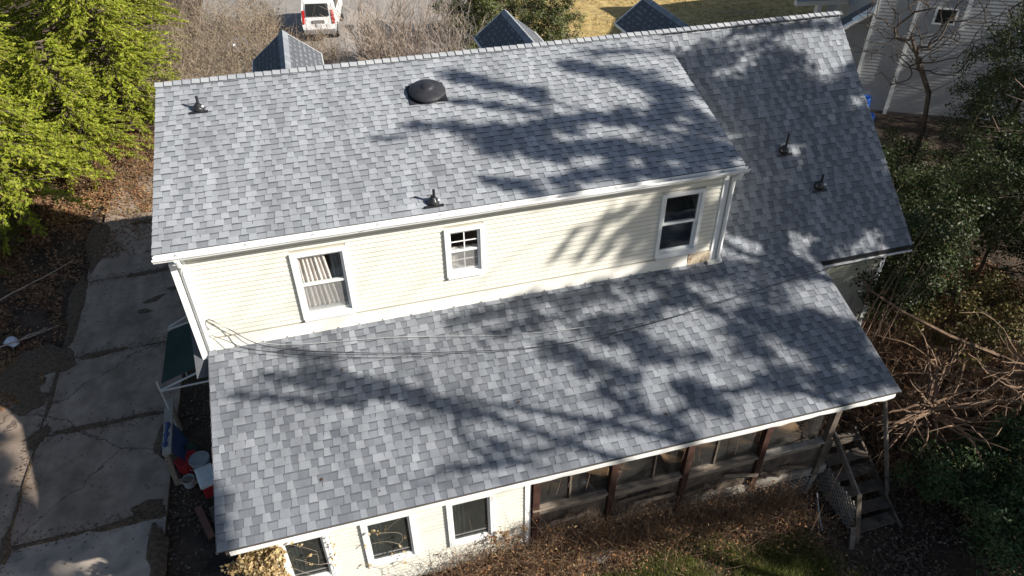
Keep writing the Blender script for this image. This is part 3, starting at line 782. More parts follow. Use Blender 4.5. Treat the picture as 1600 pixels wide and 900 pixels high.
b = MB(); b.lathe(c + Bu @ Vector((0, 0, .0)), [(.33, .05), (.365, .055), (.37, .07), (.33, .105), (.25, .14), (.16, .17), (.12, .182), (.11, .198), (.06, .207), (0, .208)], 32, basis=Bu); b.build('vent_hood', mt['dome'], rv, smooth_=True)

# three gabled dormers on the front slope, seen over the ridge
def front_dormer(cx, y1, seed):
    hwid, zr, zo = .80, 7.06, 6.44
    yr = (RZ - zr) / SM; yo = (RZ - zo) / SM
    root = None
    b = MB()
    for s in (-1, 1):
        top = [(cx, yr - .05, zr), (cx, y1, zr)]; bot = [(cx + s * hwid, y1, zo), (cx + s * hwid, yo - .02, zo)]
        v = [*top, *bot]; v += [(x, y, z - .04) for x, y, z in v]
        b.add(v, [(0, 1, 2, 3), (7, 6, 5, 4), (1, 5, 6, 2), (2, 6, 7, 3), (3, 7, 4, 0)] if s < 0 else [(3, 2, 1, 0), (4, 5, 6, 7), (2, 6, 5, 1), (3, 7, 6, 2), (0, 4, 7, 3)])
    root = b.build('front_dormer', mt['deck'], house)
    for s in (-1, 1):
        dn = Vector((s * hwid, 0, zo - zr)).normalized(); L = math.hypot(hwid, zr - zo); n = 8
        ux = Vector((0, -s, 0)); nr = ux.cross(-dn)
        org = Vector((cx, y1 if s > 0 else 0, zr + .004))
        fx = lambda i: (0.0 if s > 0 else -y1)
        lim = lambda i: yr + (yo - yr) * (i / n)
        shingle_field('dormer_shingles', root, org if s > 0 else Vector((cx, 0, zr + .004)), ux, dn, nr, (lambda i: 0.0) if s > 0 else (lambda i: lim(i)), (lambda i: y1 - lim(i)) if s > 0 else (lambda i: y1), n, L / n, seed=seed + s)
    b = MB()
    x0, x1 = cx - hwid + .12, cx + hwid - .12
    b.add([(x0, y1 - .18, 5.2), (x1, y1 - .18, 5.2), (x1, y1 - .18, zo + .06), (cx, y1 - .18, zr - .06), (x0, y1 - .18, zo + .06)], [(0, 1, 2, 3, 4)])
    b.add([(x0, y1 - .18, 5.2), (x0, y1 - .18, zo + .06), (x0, .9, zo + .06), (x0, 1.9, 5.2)], [(0, 1, 2, 3)]); b.add([(x1, y1 - .18, 5.2), (x1, 1.9, 5.2), (x1, .9, zo + .06), (x1, y1 - .18, zo + .06)], [(0, 1, 2, 3)])
    b.build('dormer_wall', mt['gwall'], root)
    b = MB()
    for s in (-1, 1):
        b.bar((cx + s * .01, y1 + .012, zr - .03), (cx + s * (hwid + .01), y1 + .012, zo - .03), .02, .10, up=(0, 1, 0))
        b.bar((cx + s * (hwid + .008), y1, zo - .025), (cx + s * (hwid + .008), yo + .02, zo - .025), .02, .06)
    b.build('dormer_trim', mt['trim'], root)
    L = y1 - yr; n = int(L / .17)
    b = MB(); 
    for j in range(n):
        y = y1 - j * .17; sl = (zr - zo) / hwid; w = .11
        b.add([(cx - w, y, zr - w * sl + .03), (cx, y, zr + .03), (cx + w, y, zr - w * sl + .03), (cx - w, y - .19, zr - w * sl + .015), (cx, y - .19, zr + .015), (cx + w, y - .19, zr - w * sl + .015),
               (cx - w, y, zr - w * sl), (cx, y, zr), (cx + w, y, zr - w * sl)], [(0, 1, 4, 3), (1, 2, 5, 4), (0, 6, 7, 1), (1, 7, 8, 2)])
    b.build('dormer_ridge_caps', mt['raised'], root)
for cx, sd in ((2.48, 21), (7.92, 31), (11.78, 41)): front_dormer(cx, 3.0, sd)

# ------------------------------------------------------------ screened porch under the low roof (part of the house)
DX0, DX1 = 5.52, 12.1
DZ = .28
b = MB(); b.box((DX0, AY + .03, DZ - .18), (DX1, WY, DZ)); b.build('porch_floor', mt['wood_dark'], house)
for i in range(11):                                           # deck boards
    y = AY + .04 + i * .142
    b = MB(); b.box((DX0 + .02, y, DZ + .002), (DX1 - .01 + random.uniform(-.02, .03), y + .135, DZ + .026 + random.uniform(-.004, .004))); b.build('deck_board', mt['wood_tan' if i > 5 else 'wood_dark'], house)
b = MB(); b.box((DX0 + .02, AY - .03, DZ - .23), (9.1, AY + .025, DZ + .01)); b.build('rim_board', mt['wood'], house)
b = MB(); b.box((9.12, AY - .035, DZ - .26), (DX1, AY + .02, DZ - .03)); b.build('rim_board', mt['wood_grey'], house)
b = MB(); b.box((DX0 + .02, AY + .005, DZ + .03), (DX1 - .03, AY + .028, 1.02)); b.build('knee_wall', mt['wood_dark'], house)
for z, h in ((1.05, .07),):
    for xa, xb in ((DX0 + .03, 7.04), (7.18, 8.58), (8.72, 10.24), (10.38, 11.76)):
        b = MB(); dz = -.012 * (xa - 5.5); b.bar((xa, AY - .01, z + .16 + dz), (xb, AY - .01, z + .16 + dz - .02), .15, .045); b.build('rail', mt['wood' if xa < 9 else 'wood_grey'], house)
        b = MB(); b.bar((xa + .02, AY - .012, z + .02 + dz), (xb - .02, AY - .012, z + .02 + dz), .04, .12); b.build('rail_board', mt['wood'], house)
for x in (5.60, 7.11, 8.65, 10.31, 11.83):
    b = MB(); b.bar((x, AY - .01, DZ - .2), (x + .03, AY - .005, 2.42), .13, .13); b.build('porch_post', mt['wood_red' if x < 11 else 'wood_dark'], house)
for x in (6.3, 8.0, 9.3):
    b = MB(); b.bar((x, AY + .03, 1.2), (x, AY + .03, 2.42), .04, .04); b.build('screen_stud', mt['wood_dark'], house)
b = MB(); b.box((DX0, AY + .02, 2.34), (DX1 + .6, AY + .12, 2.44)); b.build('porch_beam', mt['wood_dark'], house)
b = MB(); b.box((DX0, -5.4, DZ + .03), (8.3, -5.2, 1.0)); b.build('porch_shelf', mt['wood_dark'], house)
q5 = random.Random(17)
for i in range(9):
    x = 5.9 + i * .62 + q5.uniform(-.2, .2); z = .35 + q5.uniform(0, .5)
    b = MB(); b.bar((x, AY - .05 - q5.uniform(0, .05), z), (x + q5.uniform(.3, .9), AY - .06 - q5.uniform(0, .06), z + q5.uniform(-.3, .15)), .02, q5.uniform(.05, .10)); b.build('loose_board', mt['wood_dark' if i % 3 else 'wood'], house)
for i in range(14):
    x = 5.8 + q5.uniform(0, 5.6); b = MB(); b.tube([(x, AY - .03, 2.36), (x + .03, AY - .06, 2.36 - q5.uniform(.1, .3)), (x + q5.uniform(-.1, .1), AY - .05, 2.3 - q5.uniform(.3, .9))], .006, 4); b.build('screen_strip', mt['bark_root'], house)
# braces and lattice below the deck
for xa, xb, za, zb in ((7.0, 7.5, -.35, .05), (7.1, 7.55, .0, -.3), (7.6, 7.3, -.4, .02)):
    b = MB(); b.bar((xa, AY - .06, za), (xb, AY - .05, zb), .03, .05); b.build('brace', mt['wood_grey'], house)
def lattice(p, ux, uz, w, h, parent, mat, sp=.105):
    """crossed slats clipped to a w by h panel"""
    p = Vector(p); ux = Vector(ux).normalized(); uz = Vector(uz).normalized(); nn = ux.cross(uz)
    for s, off in ((1, 0.0), (-1, .012)):
        b = MB(); c = -h if s > 0 else 0
        while c < (w if s > 0 else w + h):
            if s > 0: a0, z0, a1, z1 = c, 0, c + h, h
            else: a0, z0, a1, z1 = c, 0, c - h, h
            if a0 < 0: z0 += (0 - a0); a0 = 0
            if s < 0 and a0 > w: z0 += a0 - w; a0 = w
            if a1 > w: z1 -= a1 - w; a1 = w
            if s < 0 and a1 < 0: z1 -= -a1; a1 = 0
            if abs(a1 - a0) > .05: b.bar(p + ux * a0 + uz * z0 + nn * off, p + ux * a1 + uz * z1 + nn * off, .036, .008, up=tuple(nn))
            c += sp
        o = b.build('lattice_slats', mat, parent); o['kind'] = 'stuff'
lattice((8.45, AY - .04, -.55), (1, 0, 0), (0, 0, 1), 3.3, .56, house, mt['wood_grey'])
b = MB(); b.bar((11.78, AY - .05, -.6), (11.86, AY - .05, .05), .12, .03); b.build('lattice_edge', mt['wood_grey'], house)
for xa, xb in ((5.7, 7.03), (7.2, 8.57), (8.74, 10.22), (10.4, 11.74)):
    b = MB(); b.box((xa, AY + .035, 1.18), (xb, AY + .038, 2.34)); b.build('screen_panel', mt['porch_screen'], house)
# junk seen on the porch floor
t = thing('storage_box', 'pale storage bag on the porch floor behind the first dark post', 'bag', (6.9, -6.6, DZ + .03))
v, f = blob(6.9, -6.6, .24, .2, .3, 5, n=14); b = MB(); b.add([(x, y, z + DZ + .03) for x, y, z in v], f); b.build('bag_body', mt['bag'], t, smooth_=True)
b = MB(); b.tube([(6.85, -6.6, DZ + .3), (6.9, -6.62, DZ + .42), (6.97, -6.6, DZ + .3)], .018, 5); b.build('bag_neck', mt['bag'], t)
t = thing('storage_box', 'tan cardboard box on the porch floor between two posts', 'box', (9.0, -6.5, DZ + .03))
b = MB(); b.box((8.75, -6.7, DZ + .03), (9.25, -6.3, DZ + .33)); b.build('box_body', mt['wood_tan'], t)
for s in (-1, 1):
    b = MB(); b.bar((9 + s * .24, -6.5, DZ + .335), (9 + s * .38, -6.5, DZ + .42), .38, .012); b.build('flap', mt['wood_tan'], t)
t = thing('board_stack', 'stack of tan boards lying inside the screened porch', 'boards', (6.3, -6.4, DZ + .03))
for i in range(4):
    b = MB(); b.bar((5.75, -6.75 + i * .17, DZ + .045 + .02 * (i % 2)), (6.9, -6.55 + i * .16, DZ + .05 + .02 * (i % 2)), .15, .03); b.build('board', mt['wood_tan'], t)

# ------------------------------------------------------------ back steps at the end of the porch
st = thing('porch_steps', 'dark weathered wooden steps leading down from the porch end', 'steps', (12.8, -7.6, -.6))
sx0, sx1 = 12.25, 13.25
P0, P1 = Vector((0, -6.75, .30)), Vector((0, -8.65, -.72))
n = 6
for i in range(n):
    f = (i + .4) / n; c = P0.lerp(P1, f)
    b = MB(); b.bar((sx0 + .03, c.y, c.z + .03), (sx1 - .03 + random.uniform(-.03, .02), c.y + random.uniform(-.03, .03), c.z + .03 + random.uniform(-.015, .015)), .26, .035); b.build('tread', mt['wood_dark'], st)
for x in (sx0, sx1):
    b = MB(); b.bar((x, P0.y + .1, P0.z), (x, P1.y, P1.z + .02), .045, .22); b.build('stringer', mt['wood_dark'], st)
b = MB(); b.bar((12.12, -7.0, 1.25), (12.18, -8.3, .35), .05, .13); b.build('handrail', mt['wood_old'], st)
b = MB(); b.bar((12.18, -8.3, .42), (12.12, -8.75, -.62), .10, .05); b.build('newel_post', mt['wood_dark'], st)
b = MB(); b.bar((12.04, -8.6, -.25), (11.95, -8.85, -.72), .10, .05); b.build('foot_board', mt['wood_old'], st)
b = MB(); b.bar((12.80, -7.40, 2.33), (13.30, -8.05, -.30), .15, .05); b.build('leaning_post', mt['wood_old'], st)
b = MB(); b.bar((13.28, -8.15, -.45), (13.3, -8.25, -.75), .13, .06); b.build('post_stub', mt['wood_old'], st)
lattice((12.17, -7.2, -.62), (0, -1, 0), (0, 0, 1), 1.25, .75, st, mt['wood_grey'], sp=.12)

tag(MB().tube([(11.72, -7.75, -.1), (11.7, -7.9, -.28), (11.66, -8.05, -.42), (11.62, -8.3, -.62)], .017, 6).build('drain_pipe', mt['pvc']), 'thin pale pipe leaning on the leaf litter beside the porch lattice', 'pipe')

# ------------------------------------------------------------ service cables sagging over the low roof
def cable(name, pts, r, m, label):
    P = [Vector(p) for p in pts]; out = []
    for i in range(len(P) - 1):
        a, b_, c, d = P[max(i - 1, 0)], P[i], P[i + 1], P[min(i + 2, len(P) - 1)]
        for k in range(6):
            t = k / 6
            out.append(.5 * ((2 * b_) + (c - a) * t + (2 * a - 5 * b_ + 4 * c - d) * t * t + (3 * b_ - a - 3 * c + d) * t ** 3))
    out.append(P[-1])
    return tag(MB().tube(out, r, 5).build(name, m, smooth_=True), label, 'cable')
def lift(p, k): return Vector(p) + (CAM - Vector(p)) * k
cable('service_cable', [(.43, -4.13, 4.15), (.40, -4.14, 4.32), (.50, -4.15, 4.40), (.75, -4.18, 4.15), (1.4, -4.45, 3.78), (2.9, -4.80, 3.56), (4.56, -5.15, 3.46), (6.5, -5.42, 3.38), (8.95, -5.36, 3.40), (12.19, -5.0, 3.52), (14.6, -4.7, 3.4)], .008, mt['cable'], 'dark service cable sagging lowest across the low roof')
cable('service_cable', [(.41, -4.13, 3.98), (.42, -4.15, 4.06), (.60, -4.2, 3.96), (1.1, -4.4, 3.75), (2.2, -4.72, 3.58), (3.5, -5.0, 3.47), (4.6, -5.2, 3.42)], .006, mt['cable'], 'shorter dark cable running beside the lowest cable from the wall corner')
cable('service_cable', [(.52, -4.15, 4.36), (.9, -4.2, 4.05), (1.6, -4.35, 3.70), (3.7, -4.60, 3.58), (5.9, -5.0, 3.44), (7.8, -5.2, 3.42)], .006, mt['cable_pale'], 'pale cable crossing the low roof close under the upper wall')

# ------------------------------------------------------------ beside the drive: canopy, rail, junk
cz = 1.55
A, B2, C2, D2 = Vector((-1.31, -.49, cz)), Vector((-1.29, -2.56, cz)), Vector((-.10, -2.35, cz + .28)), Vector((-.25, -.40, cz + .25))
cn = thing('canopy_frame', 'dark green mesh canopy on pale poles between the drive and the house', 'canopy', (-.8, -1.5, 0))
rows = []
for i in range(9):
    u = i / 8; rows.append([tuple(A.lerp(D2, v / 8).lerp(B2.lerp(C2, v / 8), .04 + .86 * u) - Vector((0, 0, .10 * math.sin(math.pi * u) * math.sin(math.pi * v / 8)))) for v in range(9)])
MB().sheet(rows).build('canopy_cloth', mt['green_cloth'], cn, smooth_=True)
for p, q in ((A + Vector((0, .08, 0)), D2 + Vector((0, .35, .05))), (A, D2 + Vector((.1, -.1, .02))), (B2, C2), (B2 + Vector((0, -.02, 0)), C2 + Vector((.1, -.28, -.2))), (B2, B2 + Vector((-.02, .05, .22)))):
    MB().tube([p, q], .022, 6).build('pole', mt['pole'], cn)
for p in (A, B2):
    MB().tube([p, (p.x + .02, p.y, 0.03)], .02, 6).build('pole', mt['pole'], cn)
rl = thing('timber_rail', 'weathered grey timber rail on posts along the drive edge', 'rail', (-1.3, -2.9, 0))
MB().bar((-1.31, -2.2, .93), (-1.22, -3.86, .95), .17, .05).build('rail', mt['wood_grey'], rl)
MB().bar((-1.24, -3.80, .92), (-1.27, -3.83, -.05), .10, .10).build('post', mt['wood'], rl)
MB().bar((-1.33, -2.25, .90), (-1.33, -2.25, -.05), .09, .09).build('post', mt['wood'], rl)
MB().bar((-1.22, -3.9, .12), (-.75, -4.0, .10), .10, .08).build('ground_board', mt['wood'], rl)
rows = []
for i in range(13):
    u = i / 12
    row = []
    for v in range(9):
        y = -2.95 - .72 * v / 8
        s = (u - .42) * 1.5
        x = -1.27 + (.13 * math.tanh(s * 3.2) if s < 0 else .13 * math.tanh(s * 3.2) + .22 * max(0, s - .3)) + .02 * math.sin(v * 1.9 + i)
        z = .99 - max(0, abs(s) - .10) * (.85 if s > 0 else .75) + .012 * math.sin(v * 2.3 + i * .8)
        row.append((x, y, z))
    rows.append(row)
tag(MB().sheet(rows).build('blue_tarp', mt['blue_tarp'], smooth_=True), 'faded blue tarp draped over the timber rail by the drive', 'tarp')
v, f = blob(-.98, -3.25, .22, .24, .5, 3, n=16)
tag(MB().add([(x, y, z + .02) for x, y, z in v], f).build('garbage_bag', mt['green_bag'], smooth_=True), 'dark green bag slumped behind the blue tarp', 'bag')
rb = thing('red_crate', 'red plastic crate standing between the rail and the grey bucket', 'crate', (-1.0, -3.55, 0))
bb = MB(); bb.bar((-1.14, -3.68, .18), (-.86, -3.40, .18), .34, .36); bb.build('crate_body', mt['red'], rb, bevel=.015)
bb = MB(); bb.bar((-1.16, -3.70, .37), (-.84, -3.38, .37), .38, .03); bb.build('crate_rim', mt['red'], rb, bevel=.008)
bk = thing('paint_bucket', 'round grey bucket with a speckled lid beside the white cooler', 'bucket', (-.72, -3.72, 0))
MB().lathe((-.72, -3.72, 0), [(.17, .0), (.195, .46), (.2, .47)], 20).build('bucket_body', mt['bucket'], bk, smooth_=True)
MB().lathe((-.72, -3.72, .47), [(.212, -.03), (.212, .012), (.19, .02), (.18, .008), (0, .008)], 20).build('bucket_lid', mt['bucket'], bk)
MB().tube([(-.72 + .2 * math.cos(t), -3.72 + .2 * math.sin(t) * .3 - .18, .40 - .16 * math.sin(t)) for t in np.linspace(0, math.pi, 9)], .006, 4).build('bucket_handle', mt['pole'], bk)
co = thing('picnic_cooler', 'red cooler with a white lid tucked under the roof edge', 'cooler', (-.57, -4.15, 0))
bb = MB(); bb.bar((-.64, -3.93, .18), (-.50, -4.42, .18), .30, .34); bb.build('cooler_body', mt['red'], co, bevel=.02)
bb = MB(); bb.bar((-.65, -3.90, .40), (-.49, -4.45, .40), .36, .10); bb.build('cooler_lid', mt['cooler'], co, bevel=.035)
bb = MB(); bb.bar((-.65, -4.05, .455), (-.54, -4.3, .455), .18, .012); bb.build('lid_panel', mt['cooler'], co, bevel=.004)
tag(MB().lathe((-1.0, -3.95, 0), [(.12, 0), (.13, .2), (.125, .2), (.11, .02), (0, .02)], 14).build('metal_pail', mt['galv_and_glint']), 'small open metal pail on the soil below the rail post', 'pail')
tag(MB().bar((-.80, -4.65, .06), (-.48, -5.5, .10), .14, .04).build('loose_plank', mt['plank']), 'reddish brown plank lying on the soil along the house', 'plank')
tag(MB().bar((-.52, -4.72, .05), (-.35, -5.3, .07), .12, .04).build('loose_plank', mt['wood_dark']), 'dark plank half hidden under the roof edge by the reddish plank', 'plank')
v, f = blob(-5.8, 2.09, .17, .2, .16, 12, n=16)
tag(MB().add([(x, y, z + .05) for x, y, z in v], f).build('plastic_bag', mt['bag'], smooth_=True), 'pale crumpled plastic bag on the brown leaf bank', 'bag')
for i, (p, q, lb) in enumerate((((-6.9, 3.2, .3), (-4.7, 5.0, .45), 'long pale stick leaning on the leaf bank under the evergreens'), ((-6.6, 1.3, .25), (-4.7, 2.4, .12), 'straight pale stick lying below the longer stick on the leaf bank'),
                                ((-5.6, 1.9, .16), (-5.0, 2.4, .1), 'short stick lying beside the straight pale stick'))):
    p, q = Vector(p), Vector(q)
    tag(MB().tube([p, p.lerp(q, .35) + Vector((0, .03, .03)), p.lerp(q, .7) + Vector((.02, -.03, .02)), q], [.022, .02, .016, .01], 5).build('fallen_stick', mt['bark_pale']), lb, 'stick')
MB_ = MB(); v, f = blob(6.75, -7.9, .30, .18, .14, 8, n=14); MB_.add([(x, y, z - .02) for x, y, z in v], f)
tag(MB_.build('flat_stone', mt['stone'], smooth_=True), 'flat grey stone in the brown vines below the porch', 'stone')
tag(MB().sheet([[(10.05, -9.05, -.5), (10.09, -9.0, -.47), (10.12, -8.88, -.46)], [(10.12, -9.08, -.5), (10.16, -9.02, -.45), (10.2, -8.9, -.46)], [(10.22, -9.12, -.5), (10.24, -9.05, -.46), (10.26, -8.98, -.47)]]).build('yellow_leaf', mt['yellow']), 'large yellow leaf lying on the ground at the bottom edge', 'leaf')
MB_ = MB(); MB_.lathe((-.35, 22.9, .12), [(.36, 0), (.46, .34), (.49, .36), (.47, .37), (.36, .06), (0, .05)], 22, basis=Matrix.Rotation(.5, 3, 'X'))
tag(MB_.build('metal_tub', mt['metal_hoop'], smooth_=True), 'round shiny metal tub half hidden in the dry brush', 'tub')

# ------------------------------------------------------------ white van parked in front
vx, vy = 3.66, 23.2
van = thing('parked_van', 'white van parked beyond the roof with its rear doors towards the house', 'van', (vx, vy, 0))
def vb(name, m, pts_fn, parent=van, **k): bb = MB(); pts_fn(bb); return bb.build(name, m, parent, **k)
sec = [(0.0, .42, .90), (.02, .40, .95), (.02, .95, .97), (.10, 1.35, .92), (.22, 1.78, .84), (.30, 1.86, .78)]     # (dy, z, half width) up the back
def body(bb):
    L = 4.7
    ring0 = []; 
    prof = [(-.90, .38), (-.95, .60), (-.96, .98), (-.90, 1.38), (-.80, 1.78), (-.68, 1.87), (0, 1.90), (.68, 1.87), (.80, 1.78), (.90, 1.38), (.96, .98), (.95, .60), (.90, .38)]
    st_ = [(0.02, lambda z: 0 if z < 1.0 else (z - 1.0) * .22), (.5, None), (3.2, None), (3.3, None), (4.3, None), (4.7, None)]
    rows = []
    for k, (y, fn) in enumerate(st_):
        row = []
        for x, z in prof:
            yy = y + (fn(z) if fn else 0); zz = z
            if k == 3 and z > 1.05: zz = 1.05 + (z - 1.05) * .95
            if k >= 4 and z > 1.0: zz = 1.0 + (z - 1.0) * .12
            if k == 5: zz = min(zz, .85); 
            row.append((vx + x * (1 if k < 5 else .94), vy + yy, zz))
        rows.append(row)
    bb.sheet(rows); n_ = len(prof)
    bb.add(rows[0], [tuple(range(n_))]); bb.add(rows[-1], [tuple(range(n_ - 1, -1, -1))])
vb('body', mt['white_paint'], body, smooth_=False)
def rear_z(z): return vy + .02 + (0 if z < 1.0 else (z - 1.0) * .22)
def panel(bb, x0, x1, z0, z1, d): bb.add([(vx + x0, rear_z(z0) - d, z0), (vx + x1, rear_z(z0) - d, z0), (vx + x1 * .95, rear_z(z1) - d, z1), (vx + x0 * .95, rear_z(z1) - d, z1), (vx + x0, rear_z(z0) + .02, z0), (vx + x1, rear_z(z0) + .02, z0), (vx + x1 * .95, rear_z(z1) + .02, z1), (vx + x0 * .95, rear_z(z1) + .02, z1)], [(0, 1, 2, 3), (0, 4, 5, 1), (1, 5, 6, 2), (2, 6, 7, 3), (3, 7, 4, 0)])
hatch = vb('tailgate', mt['white_paint'], lambda bb: panel(bb, -.76, .76, .55, 1.74, .022), bevel=.01)
vb('rear_window', mt['car_glass'], lambda bb: panel(bb, -.66, .66, 1.12, 1.62, .030), hatch)
vb('plate_recess', mt['bumper'], lambda bb: panel(bb, -.35, .35, .82, .94, .028), hatch)
vb('licence_plate', mt['plate'], lambda bb: panel(bb, -.16, .16, .66, .80, .032), hatch)
for s in (-1, 1):
    vb('tail_light', mt['tail'], lambda bb: panel(bb, s * .86 - .055, s * .86 + .055, .80, 1.36, .03))
vb('bumper', mt['bumper'], lambda bb: bb.box((vx - .93, vy - .10, .36), (vx + .93, vy + .08, .56)), bevel=.03)
for sx in (-.86, .86):
    for dy in (.85, 3.75):
        w = vb('wheel', mt['rubber'], lambda bb: bb.tube([(vx + sx - .1, vy + dy, .33), (vx + sx + .1, vy + dy, .33)], .33, 20))
        vb('rim', mt['rim'], lambda bb: bb.tube([(vx + sx - .108, vy + dy, .33), (vx + sx + .108, vy + dy, .33)], .2, 14), w)
for s in (-1, 1):
    vb('side_window', mt['car_glass'], lambda bb: bb.add([(vx + s * .935, vy + .9, 1.18), (vx + s * .935, vy + 2.9, 1.18), (vx + s * .865, vy + 2.8, 1.60), (vx + s * .865, vy + 1.0, 1.60)], [(0, 1, 2, 3)]))
van.rotation_euler.z = math.radians(-10)
van.scale = (.86, .92, 1.15)

# ------------------------------------------------------------ neighbour's house
un = Vector((.867, -.498, 0)); nn = Vector((-.498, -.867, 0))
NB = Vector((25.35, 7.8, -.1))
nb = thing('neighbour_house', 'pale grey sided neighbouring house with white corner trim at the upper right', 'house', tuple(NB))
def npt(a, d, z): return NB + un * a + nn * d + Vector((0, 0, z))
def nbox(bb, a0, a1, d0, d1, z0, z1, m=0):
    v = [npt(a, d, z) for z in (z0, z1) for a, d in ((a0, d0), (a1, d0), (a1, d1), (a0, d1))]
    bb.add(v, [(0, 3, 2, 1), (4, 5, 6, 7), (0, 1, 5, 4), (1, 2, 6, 5), (2, 3, 7, 6), (3, 0, 4, 7)], m)
def lap(a0, a1, z0, z1, d, name='siding', top=None):
    bb = MB(); z = z0; k = 0
    while z < z1:
        aa = a0 if top is None else a0 + max(0, (z - top)) * 1.6
        if aa < a1 - .05:
            v = [npt(aa, d + .012, z), npt(a1, d + .012, z), npt(a1, d + .003, z + .128), npt(aa, d + .003, z + .128), npt(aa, d, z), npt(a1, d, z)]
            bb.add(v, [(0, 1, 2, 3), (4, 5, 1, 0)])
        z += .13
    o = bb.build(name, mt['nsiding'], nb); o['kind'] = 'stuff'; return o
bb = MB(); nbox(bb, -1.45, 7.0, -9, -.02, -1, 6.2); bb.build('wall', mt['nsiding'], nb)
lap(-1.45, 7.0, .18, 6.2, 0.0)
bb = MB(); nbox(bb, -1.5, 7.05, -.01, .04, -.8, .14); bb.build('foundation', mt['nbrick'], nb)
bb = MB(); nbox(bb, -.07, .07, .024, .06, .0, 6.2); bb.build('corner_trim', mt['trim'], nb)
bb = MB(); nbox(bb, -1.50, -1.38, .024, .06, .4, 6.2); bb.build('corner_trim', mt['trim'], nb)
bb = MB(); nbox(bb, 1.62, 1.76, .024, .06, 3.6, 6.2); bb.build('corner_trim', mt['trim'], nb)
w = MB(); nbox(w, .62, 1.42, .02, .05, 3.75, 4.35); w = w.build('window', mt['trim'], nb)
bb = MB(); nbox(bb, .70, 1.34, .03, .055, 3.82, 4.30); bb.build('pane', mt['car_glass'], w)
# low wing with a sloping roof edge to the left of the corner
bb = MB(); bb.add([npt(-2.6, -.35, -.5), npt(-1.45, -.35, -.5), npt(-1.45, -.35, 4.0), npt(-2.6, -.35, 3.1)], [(0, 1, 2, 3)]); bb.build('wing_wall', mt['nsiding'], nb)
bb = MB(); bb.bar(npt(-2.65, -.2, 3.15), npt(-1.42, -.2, 4.10), .45, .12); bb.build('rake_trim', mt['trim'], nb)
bb = MB(); bb.add([npt(-2.7, -.2, 3.2), npt(-1.42, -.2, 4.16), npt(-1.42, -1.0, 4.16), npt(-2.7, -1.0, 3.2)], [(0, 1, 2, 3)]); bb.build('wing_roof', mt['deck'], nb)
pp = thing('white_porch', 'white porch post and beam showing over the right end of the ridge', 'porch', (25.6, 14, 0))
MB().bar((25.75, 14, -.1), (25.75, 14, 2.55), .22, .22).build('post', mt['trim'], pp)
MB().bar((24.6, 14.15, 2.66), (29.0, 13.4, 2.66), .25, .22).build('beam', mt['trim'], pp)
bb = MB(); bb.add([(24.5, 13.9, 2.78), (29.0, 13.2, 2.78), (30.5, 19, 4.6), (26.0, 19.7, 4.6)], [(0, 1, 2, 3)]); bb.build('porch_roof', mt['nsiding'], pp)
cg = thing('lawn_shade_house', 'unseen pale house added behind the white porch to shade the lawn', 'house', (34, 15, 0))  # unseen house body, added to cast shade on the lawn
bb = MB(); bb.box((30.2, 11.5, -.2), (39, 19, 4.6)); bb.build('wall', mt['nsiding'], cg)
bb = MB(); bb.add([(29.8, 11.1, 4.5), (39.4, 11.1, 4.5), (39.4, 15.2, 7.0), (29.8, 15.2, 7.0), (29.8, 19.4, 4.5), (39.4, 19.4, 4.5)], [(0, 1, 2, 3), (3, 2, 5, 4)]); bb.build('shade_house_roof', mt['deck'], cg)
bb = MB(); bb.add([(30.2, 11.5, 4.6), (30.2, 19, 4.6), (30.2, 15.2, 6.9)], [(0, 1, 2)]); bb.build('shade_house_gable', mt['nsiding'], cg)
def barrel(x, y, z, r, h, label):
    t = thing('blue_barrel', label, 'barrel', (x, y, z))
    MB().lathe((x, y, z), [(r * .85, 0), (r, h * .15), (r * 1.02, h * .5), (r, h * .85), (r * .8, h)], 18).build('barrel_body', mt['blue'], t, smooth_=True)
    MB().lathe((x, y, z + h), [(r * .82, -.02), (r * .82, .03), (r * .7, .04), (0, .04)], 18).build('barrel_lid', mt['blue'], t)
barrel(24.55, 8.2, .0, .23, .62, 'bright blue barrel by the corner of the grey house'); barrel(24.25, 7.35, -.1, .2, .35, 'small blue tub in front of the taller blue barrel')
bb = MB(); bb.tube([(23.75, 7.0, -.05), (23.75, 7.0, .75)], .03, 6); tag(bb.build('metal_post', mt['pole']), 'short pale post by the blue barrels', 'post')

# ------------------------------------------------------------ plants
def grow(root_pts, tips, up_pen=1.2, seed=0, bend=.12):
    """join every tip to the nearest branch already there; returns nodes, parent indices"""
    q = np.random.default_rng(seed)
    N = [np.array(p, float) for p in root_pts]; par = [-1] + list(range(len(root_pts) - 1))
    tips = np.asarray(tips, float)
    r0 = np.array(root_pts, float)
    d0 = np.min(np.linalg.norm(tips[:, None] - r0[None], axis=2), 1)
    for i in np.argsort(d0):
        t = tips[i]; A = np.array(N)
        dv = t - A; d = np.linalg.norm(dv, axis=1)
        cost = d + up_pen * np.clip(A[:, 2] - t[2] + .25 * np.linalg.norm(dv[:, :2], axis=1), 0, None)
        j = int(np.argmin(cost)); a = N[j]
        n = 1 if d[j] < .5 else (2 if d[j] < 1.5 else 3)
        prev = j
        n *= 2
        for k in range(1, n + 1):
            f = k / n
            p = a + (t - a) * f + (q.normal(size=3) * bend * d[j] * math.sin(math.pi * f) * .6 if k < n else 0)
            N.append(p); par.append(prev); prev = len(N) - 1
    N = np.array(N); par = np.array(par); nr_ = len(root_pts)
    for _ in range(3):                                     # ease the kinks where branches leave each other
        K = np.zeros_like(N); c = np.zeros(len(N))
        np.add.at(K, par[1:], N[1:]); np.add.at(c, par[1:], 1)
        ok = (c == 1); ok[:nr_] = False
        i = np.where(ok)[0]
        N[i] = .5 * N[i] + .25 * N[par[i]] + .25 * K[i]
    return N, par

